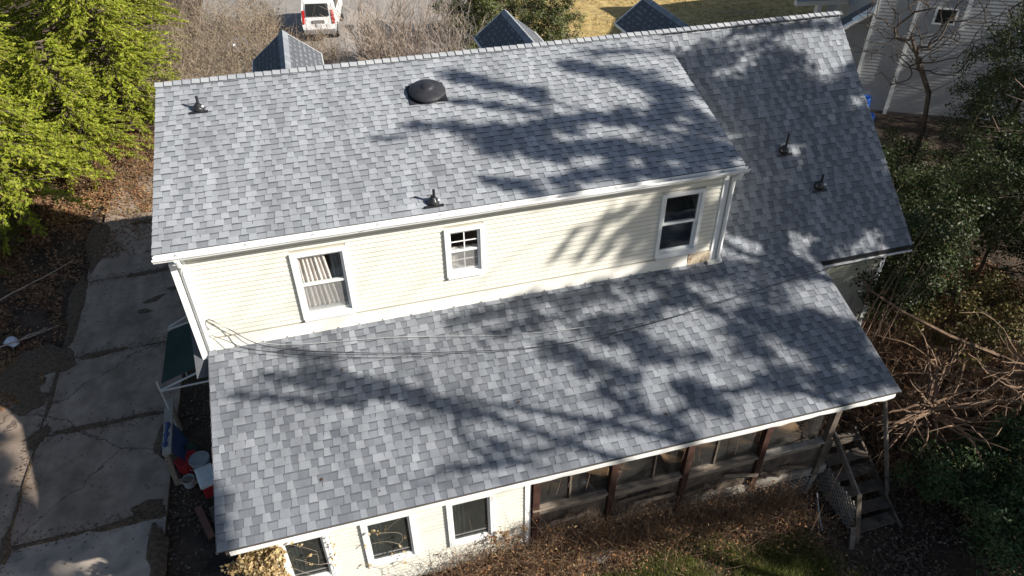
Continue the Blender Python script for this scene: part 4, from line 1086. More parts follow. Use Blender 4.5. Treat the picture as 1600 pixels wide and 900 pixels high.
def branch_mesh(N, par, tip_r, max_r, sides=5, power=2.3, floor=None):
    n = len(N); w = np.zeros(n); kids = np.zeros(n, int)
    for i in range(n):
        if par[i] >= 0: kids[par[i]] += 1
    acc = np.where(kids == 0, tip_r ** power, 0.0)
    for i in range(n - 1, 0, -1): acc[par[i]] += acc[i]
    r = np.minimum(acc ** (1 / power), max_r)
    if floor is not None: r[:len(floor)] = np.maximum(r[:len(floor)], floor)
    i = np.arange(1, n); p = par[1:]
    A, B = N[p], N[i]; D = unit(B - A)
    ref = np.tile([0.31, .17, .93], (len(D), 1)); S = unit(np.cross(D, ref)); T = np.cross(D, S)
    ra = np.minimum(r[p], r[i] * 1.5)[:, None]; rb = r[i][:, None]
    B = B + D * rb * .4
    ring = []
    for k in range(sides):
        t = 2 * math.pi * k / sides; o = S * math.cos(t) + T * math.sin(t)
        ring.append((A + o * ra, B + o * rb))
    Q = [np.stack([ring[k][0], ring[(k + 1) % sides][0], ring[(k + 1) % sides][1], ring[k][1]], 1) for k in range(sides)]
    return np.concatenate(Q), r

def tree(name, label, cat, base, trunk, tips, bark, leaf=None, lmat=None, tip_r=.007, max_r=.2, group=None, sides=5, up_pen=1.2, seed=0, bend=.12, names=('trunk', 'crown'), floor=None):
    t = thing(name, label, cat, tuple(base), group)
    N, par = grow(trunk, tips, up_pen, seed, bend)
    Q, r = branch_mesh(N, par, tip_r, max_r, sides, floor=floor)
    link(names[0], quads_mesh(names[0], Q, mt[bark]), t)
    if leaf is not None: link(names[1], quads_mesh(names[1], leaf, mt[lmat]), t)
    return t

def clump_leaves(c, rad, n, size, aspect=.45, up=.5, mid=None, outw=.6, flat=1.0):
    """n leaves in a ball-like clump round every centre; rad and n may be arrays"""
    c = np.asarray(c, float); k = len(c)
    n = np.broadcast_to(n, k).astype(int); rad = np.broadcast_to(rad, k)
    idx = np.repeat(np.arange(k), n)
    d = unit(RNG.normal(size=(len(idx), 3))) * (RNG.uniform(0, 1, len(idx)) ** .45)[:, None]
    d[:, 2] *= flat
    p = c[idx] + d * rad[idx][:, None]
    o = unit(p - mid) if mid is not None else unit(d)
    return leaves(p, size, aspect, out=o, up=up, outw=outw)

def ellipsoid_pts(c, r, n, inner=.35, lo=-1.0, seed=0, squash=None):
    q = np.random.default_rng(seed); out = []
    while len(out) < n:
        d = unit(q.normal(size=3)); f = inner + (1 - inner) * q.uniform() ** .6
        f *= 1 + .22 * math.sin(d[0] * 5 + seed) * math.sin(d[1] * 4 + d[2] * 3)
        if d[2] < lo: continue
        out.append(np.array(c) + d * f * np.array(r))
    return np.array(out)

def z0(x, y): return float(gz(x, y))

# ---- feathery evergreens at the upper left
def conifer(name, label, x, y, h, rmax, lit, seed, low=.12, nl=200):
    q = np.random.default_rng(seed)
    t = thing(name, label, 'evergreen tree', (x, y, z0(x, y)), 'feathery evergreens beside the drive')
    zb = z0(x, y)
    bb = MB(); bb.tube([(x, y, zb - .2), (x + .05, y, zb + h * .5), (x, y + .05, zb + h * .97)], [.17, .10, .02], 8)
    Q = []; C = []; AL = []; OUT = []
    for i in range(nl):
        f = (i + q.uniform()) / nl
        hz = zb + h * (low + (1 - low) * f)
        az = q.uniform(0, 6.283); L = rmax * (1 - f) ** .75 * q.uniform(.72, 1.12) + .25
        dr = np.array([math.cos(az), math.sin(az), 0.0])
        pts = [np.array([x, y, hz]) + dr * L * s + np.array([0, 0, L * (.28 * s - .42 * s * s)]) for s in (0, .33, .66, 1)]
        bb.tube(pts, [.028, .018, .011, .004], 4, cap=False)
        ns = max(4, int(L * 6.5))
        for k in range(ns):
            s = .22 + .78 * (k + q.uniform()) / ns
            p = np.array([x, y, hz]) + dr * L * s + np.array([0, 0, L * (.28 * s - .42 * s * s)])
            sd = (1 if k % 2 else -1) * q.uniform(.4, 1.1) * (1 - .6 * s)
            side = np.array([-dr[1], dr[0], 0])
            sp = dr * math.cos(sd) + side * math.sin(sd); sp[2] = q.uniform(-.55, .12); sp = sp / np.linalg.norm(sp)
            ln = q.uniform(.22, .46) * (1.1 - .25 * s)
            bt = np.cross(sp, [0, 0, 1]); bt /= np.linalg.norm(bt) + 1e-9
            m = 9
            for j in range(m):
                u = (j + .5) / m; a = (1 if j % 2 else -1) * (.75 - .35 * u)
                dj = sp * math.cos(a) + bt * math.sin(a); dj[2] -= .15 * u
                C.append(p + sp * ln * u * .95 + dj * .04); AL.append(dj); OUT.append(sp)
    C = np.array(C); AL = np.array(AL); OUT = np.array(OUT)
    lv = leaves(C, .15, .36, out=OUT, up=.8, outw=.25, rnd=.6, along=AL, droop=.05)
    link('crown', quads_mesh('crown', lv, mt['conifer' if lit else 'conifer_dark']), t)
    bb.build('trunk', mt['bark'], t)
    return t
conifer('evergreen_tree', 'lowest feathery evergreen overhanging the brown leaf bank at the left edge', -7.0, 8.6, 5.4, 2.7, True, 1, low=.2, nl=260)
conifer('evergreen_tree', 'yellow green evergreen nearest to the left end of the roof ridge', -4.6, 15.6, 7.2, 2.9, True, 2, low=.06, nl=330)
conifer('evergreen_tree', 'tall evergreen behind the overhanging one at the left edge', -8.6, 13.2, 7.4, 3.1, True, 3, nl=330)
conifer('evergreen_tree', 'evergreen standing between the taller evergreens at the top left', -7.0, 19.0, 7.4, 2.8, True, 4, nl=280)
conifer('evergreen_tree', 'farthest evergreen in the upper left corner', -11.4, 20.0, 8.5, 3.2, True, 5, nl=270)
conifer('evergreen_tree', 'evergreen farthest along the dry brush at the top edge', -4.9, 22.0, 7.4, 2.5, True, 6, nl=260)
conifer('evergreen_tree', 'short bushy evergreen above the russet brush beside the drive end', -5.6, 12.4, 4.6, 2.0, True, 8, low=.08, nl=210)
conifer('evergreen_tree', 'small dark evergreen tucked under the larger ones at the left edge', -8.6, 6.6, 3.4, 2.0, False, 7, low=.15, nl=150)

# ---- dry brush between the evergreens and the first front dormer
def brush(name, label, n, xf, hts, rad, mat, leafmat, leafn, leafsize, lean=.5, seed=0, cat='brush', stuff=True):
    q = np.random.default_rng(seed); bb = MB(); C = []
    for i in range(n):
        x, y = xf(q); h = q.uniform(*hts); zb = z0(x, y); a = q.uniform(0, 6.283); l = q.uniform(.1, lean) * h
        pts = []; ph = q.uniform(0, 6)
        for k in range(6):
            s = k / 5
            pts.append((x + math.cos(a) * l * s * s + .07 * math.sin(3 * s + ph), y + math.sin(a) * l * s * s + .07 * math.cos(4 * s + ph), zb - .05 + h * (s - .18 * s * s)))
        bb.tube(pts, [rad * (1 - .13 * k) for k in range(6)], 3, cap=False)
        for k in (2, 3, 4):
            p = np.array(pts[k]); d = q.normal(size=3) * .35; d[2] = abs(d[2])
            bb.tube([tuple(p), tuple(p + d * .6), tuple(p + d * 1.3 + np.array([0, 0, .05]))], [rad * .5, rad * .4, rad * .25], 3, cap=False)
        for k in range(leafn):
            C.append(np.array(pts[q.integers(1, 6)]) + q.normal(size=3) * .14)
    o = bb.build(name, mt[mat])
    if stuff: o['kind'] = 'stuff'; o['label'] = label; o['category'] = cat
    if leafn:
        l = link(name.replace('stems', 'leaves'), quads_mesh('leaves', leaves(np.array(C), leafsize, .5), mt[leafmat])); l['kind'] = 'stuff'; l['label'] = label.replace('stems', 'leaves'); l['category'] = cat
    return o
brush('dry_brush_stems', 'tan dry brush stems between the evergreens and the leftmost front dormer', 900, lambda q: (lambda y: (q.uniform(-3.4 - .06 * (y - 14), 1.6), y))(q.uniform(14.0, 27)), (1.2, 3.2), .012, 'straw', 'dryleaf', 26, .075, seed=3)
brush('brush_stems', 'tan dry brush stems in front of the white van', 150, lambda q: (q.uniform(1.0, 4.2), q.uniform(17.5, 22.5)), (.7, 1.9), .010, 'straw', 'rusty', 22, .07, seed=4)

# ---- bare shrubs and leafy shrubs in front of the house
def bare_shrub(label, x, y, h, r, seed, bark, ntip, rad=.006, group=None, leafmat=None):
    zb = z0(x, y); tips = []
    q = np.random.default_rng(seed)
    for i in range(ntip):
        a = q.uniform(0, 6.283); f = q.uniform() ** .6; zz = q.uniform(.25, 1.0)
        tips.append((x + r * f * math.cos(a) * (.45 + .6 * zz), y + r * f * math.sin(a) * (.45 + .6 * zz), zb + h * zz * (1 - .22 * f * f)))
    tr = [(x, y, zb - .1), (x + .02, y, zb + .12), (x, y + .03, zb + .28)]
    leaf = None
    if leafmat:
        sel = np.array(tips)[::3]; leaf = clump_leaves(sel, .10, 2, .07)
    return tree('bare_shrub', label, 'shrub', (x, y, zb), tr, tips, bark, leaf, leafmat, tip_r=rad, max_r=.06, seed=seed, up_pen=.8, bend=.10, sides=4, group=group, names=('stems', 'leaves'))
def stem_shrub(label, x, y, h, spread, seed, bark, n, rad, leafmat):
    q = np.random.default_rng(seed); zb = z0(x, y); t = thing('bare_shrub', label, 'shrub', (x, y, zb)); bb = MB(); C = []
    for i in range(n):
        a = q.uniform(0, 6.283); s = spread * q.uniform(.1, 1) ** .7
        d = np.array([math.cos(a) * s, math.sin(a) * s, 1.0]); d /= np.linalg.norm(d); L = h * q.uniform(.6, 1.05); p = np.array([x + .18 * math.cos(a), y + .18 * math.sin(a), zb - .05]); pts = [tuple(p)]
        for k in range(7):
            d = d + q.normal(size=3) * .06 + np.array([0, 0, .02]); d /= np.linalg.norm(d); p = p + d * L / 7; pts.append(tuple(p))
            if k >= 2:
                for m_ in range(2):
                    e = d + unit(q.normal(size=3)) * .62; e /= np.linalg.norm(e); l2 = L * q.uniform(.10, .24); p2 = p + e * l2 * .5; e2 = e + q.normal(size=3) * .2; p3 = p2 + e2 * l2 * .6
                    bb.tube([tuple(p), tuple(p2), tuple(p3)], [rad * .5, rad * .4, rad * .25], 3, cap=False)
                    e3 = e + unit(q.normal(size=3)) * .7; bb.tube([tuple(p2), tuple(p2 + e3 * l2 * .5)], [rad * .35, rad * .2], 3, cap=False)
                    if q.random() < .5: C.append(p3)
        bb.tube(pts, [rad * (1.15 - .12 * k) for k in range(8)], 4, cap=False)
    bb.build('stems', mt[bark], t)
    C = np.array(C)[::2]; link('leaves', quads_mesh('leaves', clump_leaves(C, .08, 2, .07), mt[leafmat]), t)
stem_shrub('grey leafless shrub with many upright stems left of the middle front dormer', 6.2, 15.0, 4.3, .55, 4, 'bark_pale', 90, .020, 'rusty')
stem_shrub('low leafless shrub spreading right of the leftmost front dormer', 4.7, 15.8, 3.0, .6, 5, 'bark_pale', 26, .017, 'dryleaf')
stem_shrub('leafless shrub with russet leaves close beside the leafy evergreen shrub', 8.3, 15.0, 3.9, .5, 6, 'bark_grey', 60, .017, 'rusty')

def leafy(name, label, cat, x, y, h, r, seed, lmat, ncl, per, size, crad=.30, bark='bark', zc=None, group=None, lo=-.75, aspect=.42, flat=.8, inner=.3):
    zb = z0(x, y); zc = zb + h * .55 if zc is None else zc
    tips = ellipsoid_pts((x, y, zc), (r[0], r[1], h * .5), ncl, inner, lo, seed)
    tips[:, 2] = np.maximum(tips[:, 2], zb + .15)
    lf = clump_leaves(tips, crad, per, size, aspect, up=.55, mid=np.array([x, y, zb + h * .35]), outw=.7, flat=flat)
    return tree(name, label, cat, (x, y, zb), [(x, y, zb - .15), (x + .03, y, zb + h * .15), (x, y + .03, zb + h * .3), (x - .03, y, zb + h * .45)], tips, bark, lf, lmat, tip_r=.008, max_r=.11, seed=seed, group=group)
leafy('evergreen_shrub', 'yellow green leafy shrub behind the middle front dormer', 'shrub', 10.2, 16.6, 4.3, (1.9, 1.8), 11, 'ever_yel', 190, 90, .12)
leafy('evergreen_shrub', 'leafy shrub with purplish patches right of the middle front dormer', 'shrub', 13.0, 15.8, 4.0, (2.0, 1.7), 12, 'ever_yel', 190, 90, .12)
leafy('evergreen_shrub', 'dark leafy shrub at the top edge beyond the middle front dormer', 'shrub', 12.4, 20.5, 4.4, (2.0, 1.8), 13, 'ever_yel', 170, 80, .12)

# ---- dark evergreens to the right of the house
leafy('evergreen_tree', 'dark broadleaf evergreen below the blue barrels beside the right roof edge', 'evergreen tree', 19.6, .6, 2.7, (2.4, 2.6), 21, 'ever', 300, 100, .10, .34)
leafy('evergreen_tree', 'tallest dark evergreen at the right edge beside the bare branches', 'evergreen tree', 24.0, 1.0, 6.3, (2.4, 2.3), 22, 'ever', 310, 95, .10, .34)
leafy('evergreen_tree', 'rounded dark evergreen against the lower right corner of the main roof', 'evergreen tree', 16.35, -3.5, 4.1, (1.75, 1.4), 23, 'ever', 229, 95, .10, .34)
leafy('evergreen_tree', 'dark evergreen at the right edge behind the cut branches', 'evergreen tree', 20.4, -2.6, 4.2, (2.2, 1.9), 24, 'ever', 256, 95, .10, .34)
leafy('yellowing_shrub', 'vine covered shrub with yellow leaves above the tangled branches', 'shrub', 18.3, -5.2, 2.4, (2.2, 1.2), 25, 'vineleaf', 130, 45, .11, .30, lo=-.3)
leafy('rhododendron', 'dark green shrub right of the back steps', 'shrub', 14.75, -8.3, 1.5, (1.25, .75), 26, 'ever_blue', 125, 75, .105, .26, lo=-.4, aspect=.33)
leafy('rhododendron', 'largest blue green shrub in the lower right corner', 'shrub', 14.9, -10.1, 1.9, (1.5, 1.1), 27, 'ever_blue', 210, 75, .105, .28, lo=-.4, aspect=.33)
leafy('rhododendron', 'blue green shrub on the right edge below the tangled branches', 'shrub', 16.6, -8.6, 2.3, (1.5, 1.1), 28, 'ever_blue', 182, 75, .105, .28, lo=-.4, aspect=.33)
leafy('low_bush', 'low leafy bush against the right end wall of the house', 'shrub', 16.0, -.6, 1.8, (.8, 1.3), 29, 'ever_yel', 60, 45, .11, .28, lo=-.3)

# ---- bare tree in front of the neighbour's house
def bare_tree(label, base, trunk, c, r, n, seed, bark='bark_dark', tip=.006, mx=.12):
    tips = ellipsoid_pts(c, r, n, .25, -1, seed)
    return tree('bare_tree', label, 'bare tree', base, trunk, tips, bark, None, None, tip_r=tip, max_r=mx, seed=seed, up_pen=.6, bend=.09, sides=5, names=('branches', 'crown'))
bare_tree('dark leafless tree spreading in front of the grey neighbouring house', (22.2, 2.6, 0), [(22.2, 2.6, -.1), (22.1, 2.6, 2.0), (21.9, 2.7, 3.3), (21.3, 2.9, 4.3), (20.8, 3.0, 5.1)], (21.2, 3.0, 5.4), (2.6, 1.8, 1.9), 420, 5, tip=.009, mx=.14)
bare_tree('thin leafless tree at the upper right edge', (25.6, 2.4, 0), [(25.6, 2.4, -.1), (25.5, 2.4, 3.0), (25.2, 2.5, 4.6)], (25.2, 2.8, 5.6), (2.4, 1.6, 1.8), 200, 8, tip=.011)

# ---- tangled brown branches, right of the low roof
def fan(name, label, c, n, ln, seed, bark, rad, dirs, cat='branches', droop=.35):
    q = np.random.default_rng(seed); t = thing(name, label, cat, tuple(c))
    bb = MB(); c = np.array(c)
    for i in range(n):
        d = np.array(dirs[i % len(dirs)], float) + q.normal(size=3) * .38; d /= np.linalg.norm(d)
        L = ln * q.uniform(.5, 1.15); pts = []; p = c + q.normal(size=3) * .07; st = L / 7
        for k in range(8):
            pts.append(tuple(p)); d = d + q.normal(size=3) * .17 + np.array([0, 0, -droop * .12]); d /= np.linalg.norm(d); p = p + d * st
        r = rad * q.uniform(.5, 1.1)
        bb.tube(pts, [r * (1 - .11 * k) for k in range(8)], 5)
        for k in (3, 5):
            d2 = d + q.normal(size=3) * .8; d2 /= np.linalg.norm(d2); p2 = np.array(pts[k])
            bb.tube([tuple(p2), tuple(p2 + d2 * L * .16), tuple(p2 + (d2 + q.normal(size=3) * .3) * L * .32)], [r * .5, r * .4, r * .2], 4, cap=False)
    bb.build('branches', mt[bark], t)
    return t
fan('uprooted_branches', 'tangle of pale brown branches radiating from one point right of the low roof corner', (14.6, -7.2, 1.0), 34, 1.8, 3, 'bark_root', .04, [(-1, -.2, .1), (-.8, -.8, .1), (.2, -1, .2), (1, .3, .5), (.8, -.4, .4), (-.5, .6, .5), (.3, .8, .6), (0, -.9, -.2)])
fan('uprooted_branches', 'second tangle of brown branches at the right edge above the blue green shrub', (16.5, -7.6, 1.9), 32, 1.9, 6, 'bark_root', .032, [(-1, -.1, .1), (-.5, -.9, 0), (.8, .2, .4), (.4, .9, .4), (-.7, .6, .3)])
fan('fallen_branches', 'low brown branches lying across the leaf slope behind the tangles', (16.2, -5.9, .5), 20, 2.6, 9, 'bark_root', .026, [(-1, .35, .05), (-1, -.3, .1), (.9, .2, .2), (.2, 1, .2)])
fan('cut_branches', 'pinkish cut branches reaching in from the right edge over the dark evergreens', (22.0, -3.4, 4.1), 12, 3.2, 12, 'bark_pink', .036, [(-1, .25, .02), (-.9, .5, .1), (-1, 0, .05)], droop=0)
brush('twig_tangle', 'fine brown leafless twigs tangled over the leaf slope right of the low roof', 620, lambda q: (lambda x, y: (x, y))(q.uniform(13.9, 20.0), q.uniform(-8.4, -4.0)), (.4, 1.7), .009, 'bark_root', 'litter', 3, .07, lean=1.0, seed=31)
b_ = MB(); b_.tube([(17.3, -6.2, 1.0), (16.3, -5.6, 1.35), (15.4, -4.9, 1.75), (14.7, -4.45, 2.2), (14.4, -4.3, 2.6)], [.05, .045, .036, .026, .012], 6)
tag(b_.build('leaning_branch', mt['bark_root']), 'long brown branch leaning towards the rear wall corner', 'branch')
q = np.random.default_rng(44)
for k, (x, y, lab) in enumerate(((14.45, -4.75, 'tall thin sapling rising before the main roof eave'), (14.15, -4.85, 'shorter thin sapling left of the tall one at the rear wall'), (15.1, -4.7, 'thin sapling beside the dark evergreen at the roof corner'))):
    zb = z0(x, y); bb = MB()
    for i in range(5):
        pts = [(x + .04 * i, y, zb)]; d = np.array([q.normal() * .1, q.normal() * .1, 1.0]); p = np.array(pts[0])
        for s in range(6): p = p + d * (.72 - .07 * k); d = d + q.normal(size=3) * .09; pts.append(tuple(p))
        bb.tube(pts, [.016 - .0022 * s for s in range(7)], 4, cap=False)
    tag(bb.build('sapling', mt['bark_pink']), lab, 'sapling')

# ---- vines at the foot of the rear wall
brush('vine_stems', 'brown dry vine stems along the foot of the rear wall and porch', 680, lambda q: (q.uniform(3.6, 11.4), -7.6 - abs(q.normal()) * .42), (.25, 1.0), .006, 'bark_root', 'rusty', 16, .055, lean=.9, seed=7)
cl = np.stack([RNG.uniform(.35, 1.12, 170), RNG.uniform(-7.75, -7.42, 170), RNG.uniform(.5, 2.15, 170)], 1)
iv = tree('wall_vine', 'sunlit pale vine covering the wall left of the lowest window', 'vine', (.8, -7.5, 0), [(.8, -7.5, -.1), (.8, -7.48, .5), (.75, -7.47, 1.2), (.8, -7.46, 1.9)], cl, 'bark_root', clump_leaves(cl, .13, 26, .075, .7, up=.3), 'ivy', tip_r=.004, max_r=.03, seed=3)
for x, lab in ((1.5, 'bare vine twigs crossing the lowest window'), (2.75, 'thin vine with pale leaves hanging over the middle lower window')):
    tips = np.stack([RNG.uniform(x - .35, x + .5, 26), RNG.uniform(-7.5, -7.43, 26), RNG.uniform(.7, 2.1, 26)], 1)
    tree('wall_vine', lab, 'vine', (x, -7.46, 0), [(x, -7.46, -.05), (x + .05, -7.45, .6)], tips, 'bark_pale', clump_leaves(tips[::2], .05, 3, .06, .7), 'ivy', tip_r=.002, max_r=.008, seed=int(x * 10), bend=.08)
tips = np.stack([RNG.uniform(4.7, 5.4, 40), RNG.uniform(-7.6, -7.45, 40), RNG.uniform(.05, .9, 40)], 1)
tree('wall_vine', 'reddish dry vine climbing the wall corner by the porch', 'vine', (5.1, -7.6, 0), [(5.1, -7.6, -.1), (5.1, -7.55, .3)], tips, 'bark_root', clump_leaves(tips, .09, 12, .055, .6), 'rusty', tip_r=.004, max_r=.015, seed=5)

# ---- leaf litter and grass
def scatter(name, n, xf, mat, size, label, lift_=.02, tilt=1.6, aspect=.6):
    p = xf(n); z = gz(p[:, 0], p[:, 1]) + lift_ + RNG.uniform(0, .03, len(p))
    c = np.column_stack([p, z])
    o = link(name, quads_mesh(name, leaves(c, size, aspect, up=tilt, rnd=.6), mt[mat])); o['kind'] = 'stuff'; o['label'] = label; o['category'] = 'leaves'
    return o
def clumpy(x0, x1, y0, y1, keep=None, sc=1.0, th=.0):
    def f(n):
        x = RNG.uniform(x0, x1, n * 2); y = RNG.uniform(y0, y1, n * 2)
        d = np.sin(x * 2.1 * sc + 1) * np.sin(y * 1.7 * sc) + .6 * np.sin(x * 4.3 * sc + y * 3.1 * sc) + RNG.normal(size=n * 2) * .7
        ok = d > th
        if keep is not None: ok &= keep(x, y)
        return np.column_stack([x, y])[ok][:n]
    return f
scatter('leaf_litter', 26000, clumpy(-10.5, -4.0, -1.2, 13.5, lambda x, y: x < -4.55 + .35 * np.sin(y * 1.3) - .5 * smooth(1.5, .2, y) + .25 * (y > 9)), 'litter', .10, 'brown fallen leaves on the bank left of the drive', .03)
scatter('leaf_litter', 3000, clumpy(-6.4, -4.6, -.9, 1.6, lambda x, y: (x + 5.7) ** 2 + (y - .4) ** 2 < 1.0), 'rusty', .07, 'reddish pine straw heap on the drive edge', .10)
scatter('leaf_litter', 9000, clumpy(-6.2, -.6, 8.0, 14.5, th=-.6), 'rusty', .10, 'orange brown leaves covering the ground past the end of the drive', .10)
brush('brush_stems', 'russet brush stems at the shady end of the drive', 150, lambda q: (q.uniform(-5.6, -1.6), q.uniform(9.8, 14.2)), (.3, 1.1), .009, 'bark_root', 'rusty', 26, .075, lean=.8, seed=41)
scatter('leaf_litter', 1500, clumpy(-4.6, -1.3, 5.5, 9.5), 'litter', .09, 'fallen leaves on the far end of the drive', .10)
scatter('leaf_litter', 2600, clumpy(-1.38, .25, -8.4, 2.5), 'litter_dull', .075, 'dull leaves on the soil strip between the drive and the house', .02)
scatter('leaf_litter', 30000, clumpy(12.9, 21.5, -7.5, 3.5, lambda x, y: (x > 13.1) & ((y < -4.2) | (x > 15.5))), 'litter', .11, 'brown fallen leaves on the slope right of the house', .03)
scatter('leaf_litter', 16000, clumpy(9.0, 16.5, -11.5, -7.5), 'litter_dull', .075, 'dull fallen leaves around the back steps', .02)
scatter('leaf_litter', 6000, clumpy(3.0, 9.4, -9.6, -7.55), 'rusty', .06, 'rusty dry leaves along the rear wall', .03)
scatter('leaf_litter', 900, clumpy(-4.4, -1.4, -6, 8, th=.6), 'litter_dull', .05, 'few small leaves scattered over the concrete drive', .10)
def by_joints(n):
    k = RNG.integers(0, 7, n); jx = np.where(k < 4, RNG.uniform(-4.4, -1.4, n), -4.42 + RNG.normal(size=n) * .14); jy = np.where(k < 4, np.array([-4.6, -1.65, 1.0, 4.4])[np.minimum(k, 3)] + RNG.normal(size=n) * .13, RNG.uniform(-6, 7, n))
    return np.column_stack([jx, jy])
scatter('leaf_litter', 2600, by_joints, 'litter_dull', .045, 'small leaf crumbs caught along the drive joints', .105)
def grass(name, n, xf, label, h=.11):
    p = xf(n); z = gz(p[:, 0], p[:, 1]); m = len(p)
    a = RNG.uniform(0, 6.283, m); hh = h * RNG.uniform(.5, 1.4, m); w = .006
    s = np.column_stack([np.cos(a), np.sin(a), np.zeros(m)]) * w
    ln = np.column_stack([RNG.normal(size=m) * .05, RNG.normal(size=m) * .05, hh])
    b0 = np.column_stack([p, z])
    V = np.stack([b0 - s, b0 + s, b0 + s * .3 + ln, b0 - s * .3 + ln], 1)
    o = link(name, quads_mesh(name, V, mt['grass'])); o['kind'] = 'stuff'; o['label'] = label; o['category'] = 'grass'
grass('grass', 60000, clumpy(6.3, 11.2, -10.4, -7.9, lambda x, y: y < -7.95 - .25 * np.sin(x * 2) - .12 * np.abs(x - 8.5)), 'short green grass below the porch at the bottom edge', .15)
grass('grass', 9000, clumpy(9.0, 12.0, -9.4, -8.2, th=.7), 'thin grass among the leaves near the steps', .09)
lx = RNG.uniform(14, 45, 60000); ly = RNG.uniform(10, 40, 60000); ok = (np.sin(lx * .9) * np.sin(ly * 1.1) + RNG.normal(size=60000) * .8) > 0
lp_ = np.column_stack([lx, ly, gz(lx, ly) + .07 + .03 * np.sin(lx) * np.cos(ly)])[ok]
o = link('lawn_tufts', quads_mesh('lawn_tufts', leaves(lp_, .16, .25, up=.9, rnd=.7), mt['dormant'])); o['kind'] = 'stuff'; o['label'] = 'dormant tan grass tufts on the lawn beyond the ridge'; o['category'] = 'grass'
# single leaves that blew onto the roofs
for x, y, where in ((2.0, -6.9, 'above the lowest window near the eave'), (2.9, -7.3, 'over the middle lower window'), (8.2, -7.1, 'on the right half near the porch eave'), (2.6, -5.0, 'just below the sagging cables'), (5.6, -6.3, 'between the two trunk shadows'), (10.9, -4.6, 'high up beside the dormer downspout')):
    c = np.array([[x, y, low_z(y) + .022]])
    tag(link('fallen_leaf', quads_mesh('leaf', leaves(c, .09, .5, up=3), mt['litter'])), 'single brown leaf on the grey low roof ' + where, 'leaf', 'single leaves lying on the low roof')

# ---- more plants
brush('vine_stems', 'dry vine stems climbing over the porch rails', 160, lambda q: (q.uniform(5.6, 11.6), -7.5 - abs(q.normal()) * .08), (.4, 1.3), .006, 'bark_root', 'rusty', 10, .05, lean=.5, seed=17)
